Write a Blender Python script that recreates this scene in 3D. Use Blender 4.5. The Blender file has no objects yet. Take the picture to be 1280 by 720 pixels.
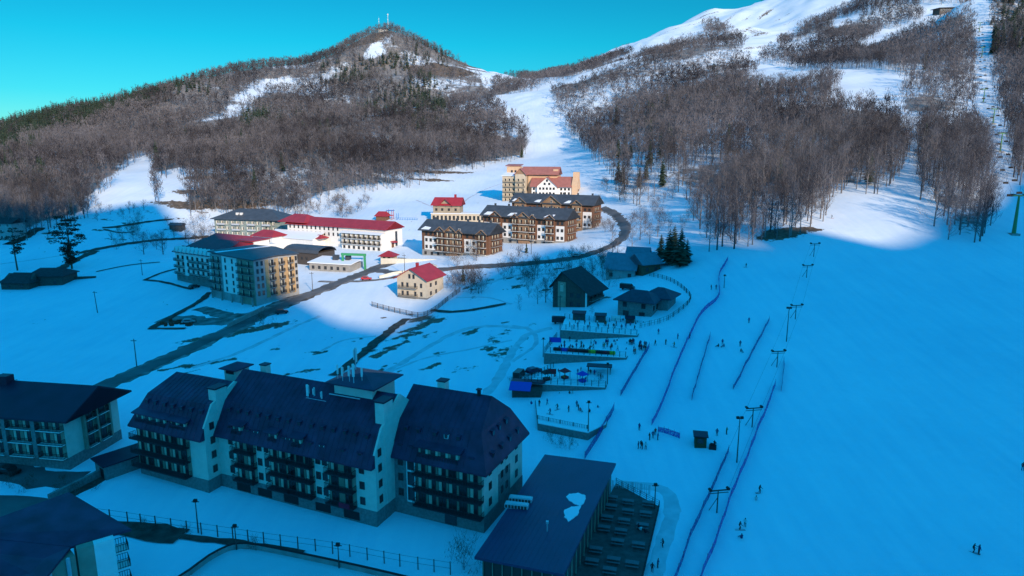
import bpy, bmesh, math, random
import numpy as np
from mathutils import Vector, Matrix
S = bpy.context.scene
COL = S.collection
rad = math.radians
# ------------------------------------------------------------------ camera
CAM = np.array([0.0, 0.0, 62.0]); TH = rad(11.5); F = 24.0/36.0*1280
cam_d = bpy.data.cameras.new('camera'); cam = bpy.data.objects.new('camera', cam_d); COL.objects.link(cam)
cam.location = CAM; cam.rotation_euler = (rad(90)-TH, 0, 0)
cam_d.lens = 24; cam_d.sensor_width = 36; cam_d.clip_start = 0.5; cam_d.clip_end = 12000
S.camera = cam
# ------------------------------------------------------------------ sun and sky
SUN_EL = 22.0; SUN_AZ = 25.0      # azimuth: degrees to the right of straight behind the camera
SD = np.array([math.sin(rad(SUN_AZ)), -math.cos(rad(SUN_AZ))])      # horizontal direction towards the sun
TE = math.tan(rad(SUN_EL))
sl = bpy.data.lights.new('sun', 'SUN'); sl.energy = 2.65; sl.angle = rad(0.53); sl.color = (1.0, 0.78, 0.56)
so = bpy.data.objects.new('sun', sl); COL.objects.link(so)
so.rotation_euler = Vector((SD[0]*math.cos(rad(SUN_EL)), SD[1]*math.cos(rad(SUN_EL)), math.sin(rad(SUN_EL)))).to_track_quat('Z', 'Y').to_euler()
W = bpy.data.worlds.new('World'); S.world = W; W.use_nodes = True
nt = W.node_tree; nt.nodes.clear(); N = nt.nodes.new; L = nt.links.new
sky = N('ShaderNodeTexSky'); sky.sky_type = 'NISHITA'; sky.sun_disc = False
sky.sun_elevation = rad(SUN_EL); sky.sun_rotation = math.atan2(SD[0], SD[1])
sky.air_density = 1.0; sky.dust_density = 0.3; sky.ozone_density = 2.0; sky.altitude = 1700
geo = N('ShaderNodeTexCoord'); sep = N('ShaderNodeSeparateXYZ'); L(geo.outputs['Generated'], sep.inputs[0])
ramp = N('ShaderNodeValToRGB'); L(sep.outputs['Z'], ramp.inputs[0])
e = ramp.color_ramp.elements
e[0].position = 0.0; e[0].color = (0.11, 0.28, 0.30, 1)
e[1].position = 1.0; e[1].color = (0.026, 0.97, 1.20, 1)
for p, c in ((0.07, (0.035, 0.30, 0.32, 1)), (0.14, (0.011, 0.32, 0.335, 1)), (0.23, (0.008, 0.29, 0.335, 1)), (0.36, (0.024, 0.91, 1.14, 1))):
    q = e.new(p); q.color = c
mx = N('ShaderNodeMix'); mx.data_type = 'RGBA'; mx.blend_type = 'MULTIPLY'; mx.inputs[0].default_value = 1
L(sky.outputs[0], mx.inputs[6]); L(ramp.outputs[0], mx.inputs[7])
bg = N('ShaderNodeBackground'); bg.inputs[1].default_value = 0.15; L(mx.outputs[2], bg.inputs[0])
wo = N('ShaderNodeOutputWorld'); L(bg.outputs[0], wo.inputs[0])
S.view_settings.view_transform = 'Standard'; S.view_settings.look = 'None'; S.view_settings.gamma = 1
S.view_settings.exposure = 1.0
S.cycles.max_bounces = 4; S.cycles.diffuse_bounces = 2; S.cycles.glossy_bounces = 2
S.cycles.use_denoising = True; S.cycles.denoiser = 'OPENIMAGEDENOISE'; S.cycles.denoising_prefilter = 'NONE'; S.cycles.denoising_input_passes = 'RGB_ALBEDO_NORMAL'
# ------------------------------------------------------------------ pixel helpers (photo is 1280x720)
cT, sT = math.cos(TH), math.sin(TH)
def ray(px, py):
    v = (360-py)/F
    return np.array([(px-640)/F, cT+v*sT, -sT+v*cT])
def at(px, py, D): return CAM+ray(px, py)*D
def atz(px, py, z):
    r = ray(px, py); return CAM+r*((z-CAM[2])/r[2])
def proj(P):
    P = np.atleast_2d(P); d = P-CAM
    D = d[:, 1]*cT-d[:, 2]*sT; u = d[:, 1]*sT+d[:, 2]*cT
    Ds = np.where(np.abs(D) < 1e-6, 1e-6, D)
    return np.stack([640+F*d[:, 0]/Ds, 360-F*u/Ds, D], 1)
# ------------------------------------------------------------------ noise
def _hash(ix, iy, s):
    h = (ix.astype(np.int64)*374761393+iy.astype(np.int64)*668265263+s*982451653) & 0x7fffffff
    h = ((h ^ (h >> 13))*1274126177) & 0x7fffffff
    return ((h ^ (h >> 16)) & 0xffff)/65535.0
def vnoise(x, y, s=0):
    ix, iy = np.floor(x), np.floor(y); fx, fy = x-ix, y-iy
    fx = fx*fx*(3-2*fx); fy = fy*fy*(3-2*fy)
    a, b, c, d = _hash(ix, iy, s), _hash(ix+1, iy, s), _hash(ix, iy+1, s), _hash(ix+1, iy+1, s)
    return (a+(b-a)*fx)*(1-fy)+(c+(d-c)*fx)*fy
def fbm(x, y, sc, o=4, s=0):
    t = 0; a = .5
    for k in range(o):
        t = t+a*(vnoise(x/sc+17.3*k, y/sc-9.1*k, s+k)-.5)*2; sc *= .5; a *= .5
    return t
# ------------------------------------------------------------------ terrain heights from surveyed points
CP = [  # px, py, depth, or (px, py, 'z', z)
 (0,720,'z',0),(200,720,'z',0),(400,700,'z',0),(640,720,'z',-1),(800,720,'z',-1.5),(1000,720,'z',-1),(1280,720,'z',0),(1600,720,'z',2),(-300,720,'z',0),
 (0,600,'z',1),(90,590,'z',1),(200,600,'z',.5),(300,620,'z',0),(471,659,'z',0),(607,663,'z',0),(780,600,'z',0),(1000,600,'z',3),(1280,580,'z',4),(1600,600,'z',5),(-300,600,'z',1),
 (150,480,178),(0,470,185),(-200,470,186),(350,450,'z',2.2),(520,470,'z',3),(700,520,'z',3),(800,520,'z',4),
 (930,500,'z',7),(1100,500,'z',7.5),(1280,480,'z',9),
 (983,425,182),(1200,425,180),(100,400,236),(-150,400,236),(300,387,250),(380,375,252),(450,385,252),(450,420,219),(600,400,224),(600,440,196),(700,440,189),
 (50,360,285),(200,300,380),(-150,340,310),(200,330,318),(310,305,395),(430,318,340),(480,340,300),(580,325,300),(640,328,290),(665,305,335),(700,290,375),(680,256,430),(560,275,400),
 (525,372,262),(600,365,262),(730,390,214),(800,400,198),(780,340,270),(790,290,320),(840,330,262),(760,262,400),
 (850,420,186),(1000,320,245),(1100,290,262),(1280,290,258),(1400,290,260),(1210,300,250),(1100,230,320),(900,315,250),(990,290,262),(870,360,225),
 (1100,360,212),(1280,360,212),
 (1240,200,360),(1240,130,520),(1225,20,900),(1190,14,880),(1280,100,600),(1280,20,900),(1280,200,370),
 (1100,130,560),(1110,85,720),(950,90,850),(870,60,1050),(1000,70,950),(900,40,1400),(940,40,1450),(1050,30,1250),(1150,50,900),
 (680,92,1500),(760,68,1600),(850,33,1700),(874,20,1740),(890,11,1750),(915,13,1760),(938,9,1770),(968,-2,1800),(1000,-12,1800),(1100,-45,1500),(1280,-70,1300),(1450,-60,1200),
 (800,150,700),(800,100,950),(800,200,480),(900,230,380),(950,180,450),(800,240,400),(1050,160,480),(700,140,850),(880,110,800),
 (640,210,620),(700,190,700),(650,150,850),(640,115,1050),(690,100,1300),(560,240,520),(480,230,520),(400,250,480),(300,240,480),(400,285,400),(180,250,450),(0,260,420),(100,230,500),(-200,260,430),
 (0,166,900),(-150,200,860),(100,139,1000),(200,114,1100),(300,91,1200),(400,74,1280),(440,54,1320),(480,41,1350),(540,68,1380),(590,92,1450),(620,97,1500),
 (480,130,950),(480,190,680),(300,190,650),(300,140,900),(150,190,700),(0,200,650),(400,110,1080),(560,150,850),(600,190,700),(-200,220,650)]
pts = []
for c in CP:
    p = atz(c[0], c[1], c[3]) if c[2] == 'z' else at(*c)
    pts.append(p)
for px, py, D in ((0,166,900),(200,114,1100),(400,74,1280),(480,41,1350),(590,92,1450)):
    p = at(px, py, D); d = p[:2]/np.linalg.norm(p[:2]); pts.append(np.array([p[0]+d[0]*500, p[1]+d[1]*500, p[2]-130]))
for px, py, D in ((680,92,1500),(850,32,1700),(1000,-12,1800)):
    p = at(px, py, D); d = p[:2]/np.linalg.norm(p[:2]); pts.append(np.array([p[0]+d[0]*500, p[1]+d[1]*500, p[2]-60]))
for x, y, z in ((0,-50,0),(-300,0,-2),(300,0,4),(-900,300,10),(-900,800,60),(-1300,1000,70),(-1300,0,5),(0,-400,0),(-800,-400,0),(600,100,25),(900,300,90),(1500,600,330),(1700,1500,400),
                (0,-1100,10),(-1300,-1100,0),(1800,-1100,60),(1800,0,120),(-1300,2600,60),(1800,2600,330),(200,2600,200)):
    pts.append(np.array([x, y, z], float))
pts = np.array(pts); SC = 40.0
def phi(d2): return np.sqrt(d2+SC*SC)
_A = phi(((pts[:, None, :2]-pts[None, :, :2])**2).sum(2)); n = len(pts)
_M = np.zeros((n+3, n+3)); _M[:n, :n] = _A-np.eye(n)*1.5; _M[:n, n] = 1; _M[n, :n] = 1
_M[:n, n+1:n+3] = pts[:, :2]/1000; _M[n+1:n+3, :n] = pts[:, :2].T/1000
_w = np.linalg.solve(_M, np.concatenate([pts[:, 2], [0, 0, 0]]))
# far side of the valley, behind the camera: the ridge whose shade lies over the resort
RD = 700.0
SHB = [(0,262),(60,262),(130,252),(200,250),(262,288),(268,340,14),(321,385,13),(345,374,10),(368,366,6),(388,398),(440,404),(480,404),(520,384),(560,352,1),(600,330,2),(640,318,6),(700,311,9),(735,296,5),(770,280),(850,285,2),(895,320),(930,316),(975,306),(1010,303),(1050,298),(1100,293),(1130,282),(1155,264),(1195,246),(1235,228),(1262,215)]
def rbf(x, y):
    x = np.asarray(x, float); y = np.asarray(y, float); out = np.empty(x.size); xf, yf = x.ravel(), y.ravel()
    for i in range(0, x.size, 20000):
        X, Y = xf[i:i+20000], yf[i:i+20000]
        K = phi((X[:, None]-pts[None, :, 0])**2+(Y[:, None]-pts[None, :, 1])**2)
        out[i:i+20000] = K@_w[:n]+_w[n]+_w[n+1]*X/1000+_w[n+2]*Y/1000
    return out.reshape(x.shape)
def detail(x, y):
    r = np.hypot(x, y-100); k = np.clip((r-330)/900, 0, 1)
    return fbm(x, y, 160, 5, 3)*22*k+fbm(x, y, 30, 3, 9)*(.25+2.5*k)
_h = []
def groundpt(px, py, H=None):
    """first hit of a photo pixel's ray with the terrain"""
    r = ray(px, py); t = np.concatenate([np.arange(60, 500, 1.0), np.arange(500, 2600, 4.0)])
    P = CAM[None]+r[None]*t[:, None]; z = height(P[:, 0], P[:, 1]); k = np.nonzero(P[:, 2] < z)[0]
    if not len(k): return P[-1]
    k = max(k[0], 1); a = P[k-1, 2]-z[k-1]; b = z[k]-P[k, 2]; f = a/(a+b+1e-9)
    q = P[k-1]*(1-f)+P[k]*f; return q
def height0(x, y): return rbf(x, y)+detail(x, y)
height = height0
hu = []
for b in SHB:
    p = groundpt(b[0], b[1]); z = p[2]+(b[2] if len(b) > 2 else 0)
    u = -p[0]*SD[1]+p[1]*SD[0]; s = -(p[:2]@SD); hu.append((u, z+(s+RD)*TE))
hu.sort(); hu = np.array(hu)
print('ridge', np.round(hu, 0).tolist())
def ridge(x, y):
    u = -x*SD[1]+y*SD[0]; s = -(x*SD[0]+y*SD[1])
    H = np.interp(u, hu[:, 0], hu[:, 1])+fbm(u, u*0+3.3, 16, 4, 55)*5
    H = H*np.clip((u+900)/500, 0, 1)*np.clip((1300-u)/500, 0, 1)
    d = np.abs(s+RD); f = np.where(s > -RD, np.clip(1-d/560, 0, 1), np.clip(1-d/900, 0, 1))
    return H*f, f
def height(x, y):
    x = np.asarray(x, float); y = np.asarray(y, float)
    h = height0(x, y); R, f = ridge(x, y)
    return np.where(R > h, R, h)
# ------------------------------------------------------------------ object helpers
def tag(o, label=None, cat=None, group=None, kind=None):
    if label: o['label'] = label
    if cat: o['category'] = cat
    if group: o['group'] = group
    if kind: o['kind'] = kind
    return o
def link(o, parent=None):
    COL.objects.link(o)
    if parent is not None: o.parent = parent
    return o
def empty(name, loc, rz=0.0, label=None, cat=None, group=None):
    o = bpy.data.objects.new(name, None); o.empty_display_size = 1; o.location = loc; o.rotation_euler = (0, 0, rz); link(o)
    return tag(o, label, cat, group)
def npmesh(name, V, Fa, mats, mi=None, smooth=False):
    me = bpy.data.meshes.new(name); V = np.asarray(V, np.float32); Fa = np.asarray(Fa, np.int32); k = Fa.shape[1]
    me.vertices.add(len(V)); me.vertices.foreach_set('co', V.ravel())
    me.loops.add(Fa.size); me.loops.foreach_set('vertex_index', Fa.ravel())
    me.polygons.add(len(Fa)); me.polygons.foreach_set('loop_start', np.arange(0, Fa.size, k, dtype=np.int32))
    for m in mats: me.materials.append(m)
    if mi is not None: me.polygons.foreach_set('material_index', np.asarray(mi, np.int32))
    if smooth: me.polygons.foreach_set('use_smooth', np.ones(len(Fa), bool))
    me.update(); return me
class MB:
    """collects boxes, prisms and tubes, then links them as ONE mesh object"""
    def __init__(s): s.v = []; s.f = []; s.m = []
    def add(s, v, f, m=0):
        b = len(s.v); s.v += [tuple(map(float, p)) for p in v]; s.f += [tuple(b+i for i in q) for q in f]; s.m += [m]*len(f); return s
    def box(s, x0, y0, z0, x1, y1, z1, m=0):
        v = [(x0,y0,z0),(x1,y0,z0),(x1,y1,z0),(x0,y1,z0),(x0,y0,z1),(x1,y0,z1),(x1,y1,z1),(x0,y1,z1)]
        return s.add(v, [(0,3,2,1),(4,5,6,7),(0,1,5,4),(1,2,6,5),(2,3,7,6),(3,0,4,7)], m)
    def prism(s, poly, z0, z1, m=0):
        """poly: (x,y) counter clockwise; z0/z1 numbers or lists"""
        k = len(poly); a = [z0]*k if np.isscalar(z0) else z0; b = [z1]*k if np.isscalar(z1) else z1
        v = [(p[0], p[1], a[i]) for i, p in enumerate(poly)]+[(p[0], p[1], b[i]) for i, p in enumerate(poly)]
        return s.add(v, [tuple(range(k-1, -1, -1)), tuple(range(k, 2*k))]+[(i, (i+1) % k, k+(i+1) % k, k+i) for i in range(k)], m)
    def slab(s, q, t=.25, m=0):
        """thick sheet under the 3-D polygon q"""
        k = len(q); v = [tuple(p) for p in q]+[(p[0], p[1], p[2]-t) for p in q]
        return s.add(v, [tuple(range(k)), tuple(range(2*k-1, k-1, -1))]+[(i, k+i, k+(i+1) % k, (i+1) % k) for i in range(k)], m)
    def tube(s, p, q, r0, r1=None, k=5, m=0):
        p, q = Vector(p), Vector(q); r1 = r0 if r1 is None else r1; d = (q-p)
        if d.length < 1e-6: return s
        d.normalize(); a = d.orthogonal().normalized(); b = d.cross(a)
        v = [tuple(c+(a*math.cos(2*math.pi*i/k)+b*math.sin(2*math.pi*i/k))*r) for c, r in ((p, r0), (q, r1)) for i in range(k)]
        return s.add(v, [(i, (i+1) % k, k+(i+1) % k, k+i) for i in range(k)]+[tuple(range(k-1, -1, -1)), tuple(range(k, 2*k))], m)
    def ball(s, c, r, sx=1, sy=1, sz=1, m=0, n=6):
        v = [(c[0], c[1], c[2]-r*sz)]; f = []
        for j in range(1, n//2+1):
            t = math.pi*j/(n//2+1)
            for i in range(n): v.append((c[0]+r*sx*math.sin(t)*math.cos(2*math.pi*i/n), c[1]+r*sy*math.sin(t)*math.sin(2*math.pi*i/n), c[2]-r*sz*math.cos(t)))
        v.append((c[0], c[1], c[2]+r*sz)); R = n//2
        for i in range(n):
            j = (i+1) % n; f.append((0, 1+j, 1+i)); f.append((len(v)-1, 1+(R-1)*n+i, 1+(R-1)*n+j))
            for q in range(R-1): f.append((1+q*n+i, 1+q*n+j, 1+(q+1)*n+j, 1+(q+1)*n+i))
        return s.add(v, f, m)
    def mesh(s, name, mats, smooth=False):
        me = bpy.data.meshes.new(name); me.from_pydata(s.v, [], s.f)
        for m in (mats if isinstance(mats, (list, tuple)) else [mats]): me.materials.append(m)
        me.polygons.foreach_set('material_index', s.m)
        if smooth: me.polygons.foreach_set('use_smooth', [True]*len(s.f))
        me.update(); return me
    def build(s, name, mats, parent=None, loc=(0, 0, 0), rz=0.0, smooth=False):
        o = bpy.data.objects.new(name, s.mesh(name, mats, smooth)); o.location = loc; o.rotation_euler = (0, 0, rz); return link(o, parent)
def put(me, name, parent, loc, rz=0.0, sc=None):
    o = bpy.data.objects.new(name, me); o.location = loc; o.rotation_euler = (0, 0, rz)
    if sc: o.scale = sc
    return link(o, parent)
def copy_tree(o, parent=None):
    kids = list(o.children); c = o.copy(); COL.objects.link(c); c.parent = parent
    for k in kids: copy_tree(k, c)
    return c
# ------------------------------------------------------------------ materials
def mat(name, col, rough=.8, noise=0.0, scale=1.0, spec=.3, metal=0.0, col2=None, bump=0.0):
    m = bpy.data.materials.new(name); m.use_nodes = True; t = m.node_tree; b = t.nodes['Principled BSDF']
    b.inputs['Base Color'].default_value = (*col, 1); b.inputs['Roughness'].default_value = rough
    b.inputs['Specular IOR Level'].default_value = spec; b.inputs['Metallic'].default_value = metal
    if noise or col2 or bump:
        tc = t.nodes.new('ShaderNodeTexCoord'); nz = t.nodes.new('ShaderNodeTexNoise'); nz.inputs['Scale'].default_value = scale
        nz.inputs['Detail'].default_value = 5; t.links.new(tc.outputs['Object'], nz.inputs['Vector'])
        r = t.nodes.new('ShaderNodeValToRGB'); r.color_ramp.elements[0].position = .3; r.color_ramp.elements[1].position = .7
        c2 = col2 or tuple(c*(1+noise) for c in col); c1 = col if col2 else tuple(c*(1-noise) for c in col)
        r.color_ramp.elements[0].color = (*c1, 1); r.color_ramp.elements[1].color = (*c2, 1)
        t.links.new(nz.outputs['Fac'], r.inputs[0]); t.links.new(r.outputs[0], b.inputs['Base Color'])
        if bump:
            bp = t.nodes.new('ShaderNodeBump'); bp.inputs['Strength'].default_value = bump; bp.inputs['Distance'].default_value = .1
            t.links.new(nz.outputs['Fac'], bp.inputs['Height']); t.links.new(bp.outputs[0], b.inputs['Normal'])
    return m
# ------------------------------------------------------------------ terrain mesh
def axis(a, b, st): return np.arange(a, b, st)
gx = np.concatenate([axis(-1500, -700, 30), axis(-700, -330, 10), axis(-330, 330, 3), axis(330, 900, 9), axis(900, 1950, 30)])
gy = np.concatenate([axis(-1400, 40, 40), axis(40, 100, 6), axis(100, 480, 3), axis(480, 1000, 7), axis(1000, 2000, 9), axis(2000, 2800, 40)])
GX, GY = np.meshgrid(gx, gy)
GZ = height(GX, GY)
def hgt(x, y):
    """height of the terrain MESH (bilinear), so that things stand on it"""
    x = np.asarray(x, float); y = np.asarray(y, float)
    i = np.clip(np.searchsorted(gx, x)-1, 0, len(gx)-2); j = np.clip(np.searchsorted(gy, y)-1, 0, len(gy)-2)
    fx = (x-gx[i])/(gx[i+1]-gx[i]); fy = (y-gy[j])/(gy[j+1]-gy[j])
    return GZ[j, i]*(1-fx)*(1-fy)+GZ[j, i+1]*fx*(1-fy)+GZ[j+1, i]*(1-fx)*fy+GZ[j+1, i+1]*fx*fy
height = hgt
def G(px, py): return groundpt(px, py)
def inpoly(px, py, poly):
    c = np.zeros(np.shape(px), bool); k = len(poly)
    for i in range(k):
        x0, y0 = poly[i]; x1, y1 = poly[i-1]
        if y0 == y1: continue
        c ^= ((y0 > py) != (y1 > py)) & (px < (x1-x0)*(py-y0)/(y1-y0)+x0)
    return c
# forest regions and clearings, as seen over the ground
FOREST = [
 [(-400,210),(0,145),(100,118),(200,94),(300,72),(400,55),(440,38),(474,30),(482,30),(500,34),(540,54),(580,80),(600,98),(640,150),(662,170),(655,192),(600,200),(545,214),(520,222),(470,232),(425,235),(380,252),(350,260),(330,252),(300,262),(250,258),(205,252),(190,222),(150,232),(120,242),(100,262),(60,272),(30,285),(-400,300)],
 [(615,98),(660,95),(720,85),(780,58),(792,62),(740,85),(690,101),(640,112),(612,122)],
 [(684,108),(730,100),(800,70),(860,45),(915,50),(935,80),(935,100),(1000,105),(1040,90),(1050,100),(1035,125),(1075,133),(1130,138),(1140,170),(1125,215),(1090,228),(1040,228),(1025,265),(990,285),(960,285),(930,295),(895,305),(880,285),(860,240),(840,218),(800,250),(770,235),(750,200),(714,160),(692,138)],
 [(945,75),(990,40),(1040,10),(1080,-8),(1150,-30),(1180,-30),(1215,-30),(1218,100),(1180,92),(1130,85),(1090,75),(1000,78),(960,75)],
 [(1130,92),(1218,92),(1218,135),(1130,138)],
 [(1242,-40),(1700,-60),(1700,190),(1280,180),(1262,170),(1250,130),(1240,80)],
 [(1146,150),(1215,145),(1240,180),(1250,240),(1250,290),(1212,300),(1190,280),(1150,230)],
 [(880,22),(905,28),(930,52),(945,88),(905,78),(882,52)],
 [(1262,140),(1700,140),(1700,215),(1268,212)]]
CLEAR = [
 [(178,185),(197,205),(190,218),(150,238),(125,265),(100,265),(118,240),(150,212)],
 [(300,118),(330,98),(365,95),(372,106),(330,113),(306,128),(290,146),(276,148)],
 [(462,62),(478,42),(492,42),(478,56),(484,64),(466,70),(452,72)],
 [(1070,60),(1110,35),(1175,8),(1205,12),(1195,22),(1130,45),(1085,62)],
 [(1110,300),(1150,240),(1190,290)],
 [(735,150),(765,158),(800,172),(830,176),(800,182),(765,172)], [(880,165),(905,162),(925,168),(905,176),(885,174)],
 [(1216,-40),(1242,-40),(1240,60),(1244,130),(1262,200),(1262,330),(1252,330),(1240,190),(1222,140)],
 [(200,215),(225,208),(240,225),(232,262),(205,258)],
 [(1150,0),(1214,0),(1212,14),(1165,24),(1150,20)], [(1040,22),(1075,12),(1080,22),(1045,34)], [(985,52),(1020,40),(1030,50),(990,62)]]
FORESTW = []
def forest_mask(x, y, z, hh=7.0):
    q = proj(np.stack([x, y, z+hh], 1)); m = np.zeros(len(x), bool)
    wx = fbm(x, y, 45, 3, 61)*9; wy = fbm(x, y, 45, 3, 62)*6; q0 = q; q = q.copy(); q[:, 0] += wx; q[:, 1] += wy
    for P in FOREST: m |= inpoly(q[:, 0], q[:, 1], P)
    for P in CLEAR: m &= ~inpoly(q[:, 0], q[:, 1], P)
    # beyond what the photo frames the woods simply go on
    off = (q[:, 2] < 50) | (q[:, 0] < -400) | (q[:, 0] > 1700)
    return (m & (q[:, 2] > 150)), off, q0
# per-vertex masks (what the ground is made of: snow, leaf litter and earth)
xf, yf, zf = GX.ravel(), GY.ravel(), GZ.ravel()
fm, off, q = forest_mask(xf, yf, zf, 2.0)
dens = fm.astype(float).reshape(GX.shape)*np.clip(np.where(GX < 30, 1.12, .85)+fbm(GX, GY, 80, 3, 5)*.8, 0, 1.3)
k = np.array([1, 2, 1])/4.
dens = dens+0
for _ in range(2):
    dens[1:-1] = (dens[:-2]+2*dens[1:-1]+dens[2:])/4; dens[:, 1:-1] = (dens[:, :-2]+2*dens[:, 1:-1]+dens[:, 2:])/4
behind = np.clip((-(GX*SD[0]+GY*SD[1]) < -250).astype(float), 0, 1)
litter = np.clip(dens, 0, 1.3)
# bare earth patches
EARTH = [((478,42),(440,56),(470,60)), ]
earth = np.zeros(GX.shape)
def blob(px, py, rx, ry, rot=0.0, w=1.0):
    c = G(px, py); dx, dy = GX-c[0], GY-c[1]; a = math.cos(rot); b = math.sin(rot)
    u = (dx*a+dy*b)/rx; v = (-dx*b+dy*a)/ry
    np.maximum(earth, w*np.clip(1.5-(u*u+v*v), 0, 1), out=earth)
for b in ((250,222,14,10,0),(262,240,25,8,.2),(230,255,20,6,.2),(540,215,40,8,.3),(600,200,25,6,.3),(565,85,50,30,0),(575,78,60,25,0),(600,88,50,16,0),
          (455,48,60,40,0),(445,55,60,30,0),(580,60,60,30,0),(880,20,50,5,.2,.7),(850,34,80,4,.4,.6),(800,50,80,3,.4,.6),(905,48,22,26,0,.9),(896,36,18,16,0,.9),(945,40,14,30,.3,.5),(545,90,60,30,0),
          (535,225,22,5,.3),(990,288,12,5,0),(970,296,9,4,0),
          (528,398,5,3,.5),(545,400,5,2,.5),(520,410,6,2,.6),(505,420,7,2,.7),(495,432,5,1.5,.8),(590,415,4,2,0),(620,425,10,3,1.1,.6),(630,440,6,3,1.2,.6),
          (480,440,6,1.2,.7),(560,430,3,1.2,.3),(60,240,20,8,0,.7),(330,250,12,5,0,.8),(285,255,26,9,.2),(245,258,18,7,.3),(310,262,16,5,0,.9),
          (430,430,5,1,.2),(400,440,4,1,.3),(250,455,14,1.5,.5),(300,415,20,3,.6)):
    blob(*b)
_re = random.Random(8)
for _ in range(34): blob(_re.uniform(455, 660), _re.uniform(392, 465), _re.uniform(1.5, 5), _re.uniform(.6, 1.6), _re.uniform(.3, 1.2), _re.uniform(.55, .95))
for _ in range(26): blob(_re.uniform(560, 780), _re.uniform(330, 375), _re.uniform(2, 5), _re.uniform(1, 2.5), _re.uniform(0, 1.5), _re.uniform(.45, .8))
for _ in range(22): blob(_re.uniform(60, 330), _re.uniform(255, 300), _re.uniform(4, 10), _re.uniform(1.2, 2.5), _re.uniform(-.3, .5), _re.uniform(.5, .85))
for _ in range(14): blob(_re.uniform(150, 480), _re.uniform(400, 470), _re.uniform(2, 6), _re.uniform(.8, 1.5), .6, _re.uniform(.45, .8))
for _ in range(30): blob(_re.uniform(820, 1000), _re.uniform(8, 60), _re.uniform(15, 40), _re.uniform(3, 7), _re.uniform(.2, .7), _re.uniform(.4, .75))
def snowmat():
    m = bpy.data.materials.new('snow_ground'); m.use_nodes = True; t = m.node_tree; N = t.nodes.new; L = t.links.new
    b = t.nodes['Principled BSDF']; b.inputs['Roughness'].default_value = .75; b.inputs['Specular IOR Level'].default_value = .25
    tc = N('ShaderNodeTexCoord')
    at_ = N('ShaderNodeAttribute'); at_.attribute_name = 'ground'
    sp = N('ShaderNodeSeparateColor'); L(at_.outputs['Color'], sp.inputs[0])
    def noise(s, d=6, r=.6):
        n_ = N('ShaderNodeTexNoise'); n_.inputs['Scale'].default_value = s; n_.inputs['Detail'].default_value = d; n_.inputs['Roughness'].default_value = r
        L(tc.outputs['Object'], n_.inputs['Vector']); return n_.outputs['Fac']
    def math_(op, a, b_, clamp=False):
        k_ = N('ShaderNodeMath'); k_.operation = op; k_.use_clamp = clamp
        for i, v in enumerate((a, b_)):
            if isinstance(v, (int, float)): k_.inputs[i].default_value = v
            else: L(v, k_.inputs[i])
        return k_.outputs[0]
    def smooth(v, a, b_):
        k_ = N('ShaderNodeMapRange'); k_.interpolation_type = 'SMOOTHSTEP'; L(v, k_.inputs[0]); k_.inputs[1].default_value = a; k_.inputs[2].default_value = b_; return k_.outputs[0]
    n1 = noise(.06); n2 = noise(.35); n3 = noise(2.0, 3)
    # snow: slight tone changes
    mp = N('ShaderNodeMapping'); mp.inputs['Rotation'].default_value = (0, 0, .5); mp.inputs['Scale'].default_value = (.5, .05, .1); L(tc.outputs['Object'], mp.inputs[0])
    gn = N('ShaderNodeTexNoise'); gn.inputs['Scale'].default_value = 1.0; gn.inputs['Detail'].default_value = 4; L(mp.outputs[0], gn.inputs['Vector'])
    sr = N('ShaderNodeValToRGB'); L(math_('ADD', math_('MULTIPLY', noise(.02, 8, .65), .72), math_('MULTIPLY', gn.outputs['Fac'], .28)), sr.inputs[0]); sr.color_ramp.elements[0].position = .32; sr.color_ramp.elements[1].position = .66
    sr.color_ramp.elements[0].color = (.62, .72, .82, 1); sr.color_ramp.elements[1].color = (.82, .87, .92, 1)
    # litter: leaf-strewn patches under the trees
    er = N('ShaderNodeValToRGB'); L(noise(.5), er.inputs[0]); er.color_ramp.elements[0].position = .35; er.color_ramp.elements[1].position = .65
    er.color_ramp.elements[0].color = (.075, .05, .035, 1); er.color_ramp.elements[1].color = (.21, .155, .11, 1)
    lit = smooth(math_('ADD', math_('MULTIPLY', sp.outputs[0], .55), math_('ADD', math_('MULTIPLY', n1, .45), math_('MULTIPLY', n2, .45))), .88, 1.0)
    lit = math_('MULTIPLY', lit, .85)
    ea = smooth(math_('ADD', sp.outputs[1], math_('MULTIPLY', math_('SUBTRACT', n2, .5), 2.4)), .45, .7)
    ea = math_('MULTIPLY', ea, smooth(sp.outputs[1], .0, .15))
    speck = smooth(math_('ADD', n2, math_('MULTIPLY', n1, .4)), .90, .96)
    f = math_('MAXIMUM', math_('MAXIMUM', lit, ea), math_('MULTIPLY', speck, sp.outputs[2]))
    mx = N('ShaderNodeMix'); mx.data_type = 'RGBA'; L(f, mx.inputs[0]); L(sr.outputs[0], mx.inputs[6]); L(er.outputs[0], mx.inputs[7])
    L(mx.outputs[2], b.inputs['Base Color'])
    bp = N('ShaderNodeBump'); bp.inputs['Strength'].default_value = .35; bp.inputs['Distance'].default_value = .6
    L(math_('ADD', math_('MULTIPLY', n2, .6), math_('MULTIPLY', n3, .12)), bp.inputs['Height']); L(bp.outputs[0], b.inputs['Normal'])
    return m
M_SNOW = snowmat()
ny, nx = GX.shape
idx = np.arange(nx*ny).reshape(ny, nx)
Fa = np.stack([idx[:-1, :-1].ravel(), idx[:-1, 1:].ravel(), idx[1:, 1:].ravel(), idx[1:, :-1].ravel()], 1)
terr = npmesh('snowy_ground', np.stack([xf, yf, zf], 1), Fa, [M_SNOW], smooth=True)
ca = terr.color_attributes.new('ground', 'FLOAT_COLOR', 'POINT')
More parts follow.
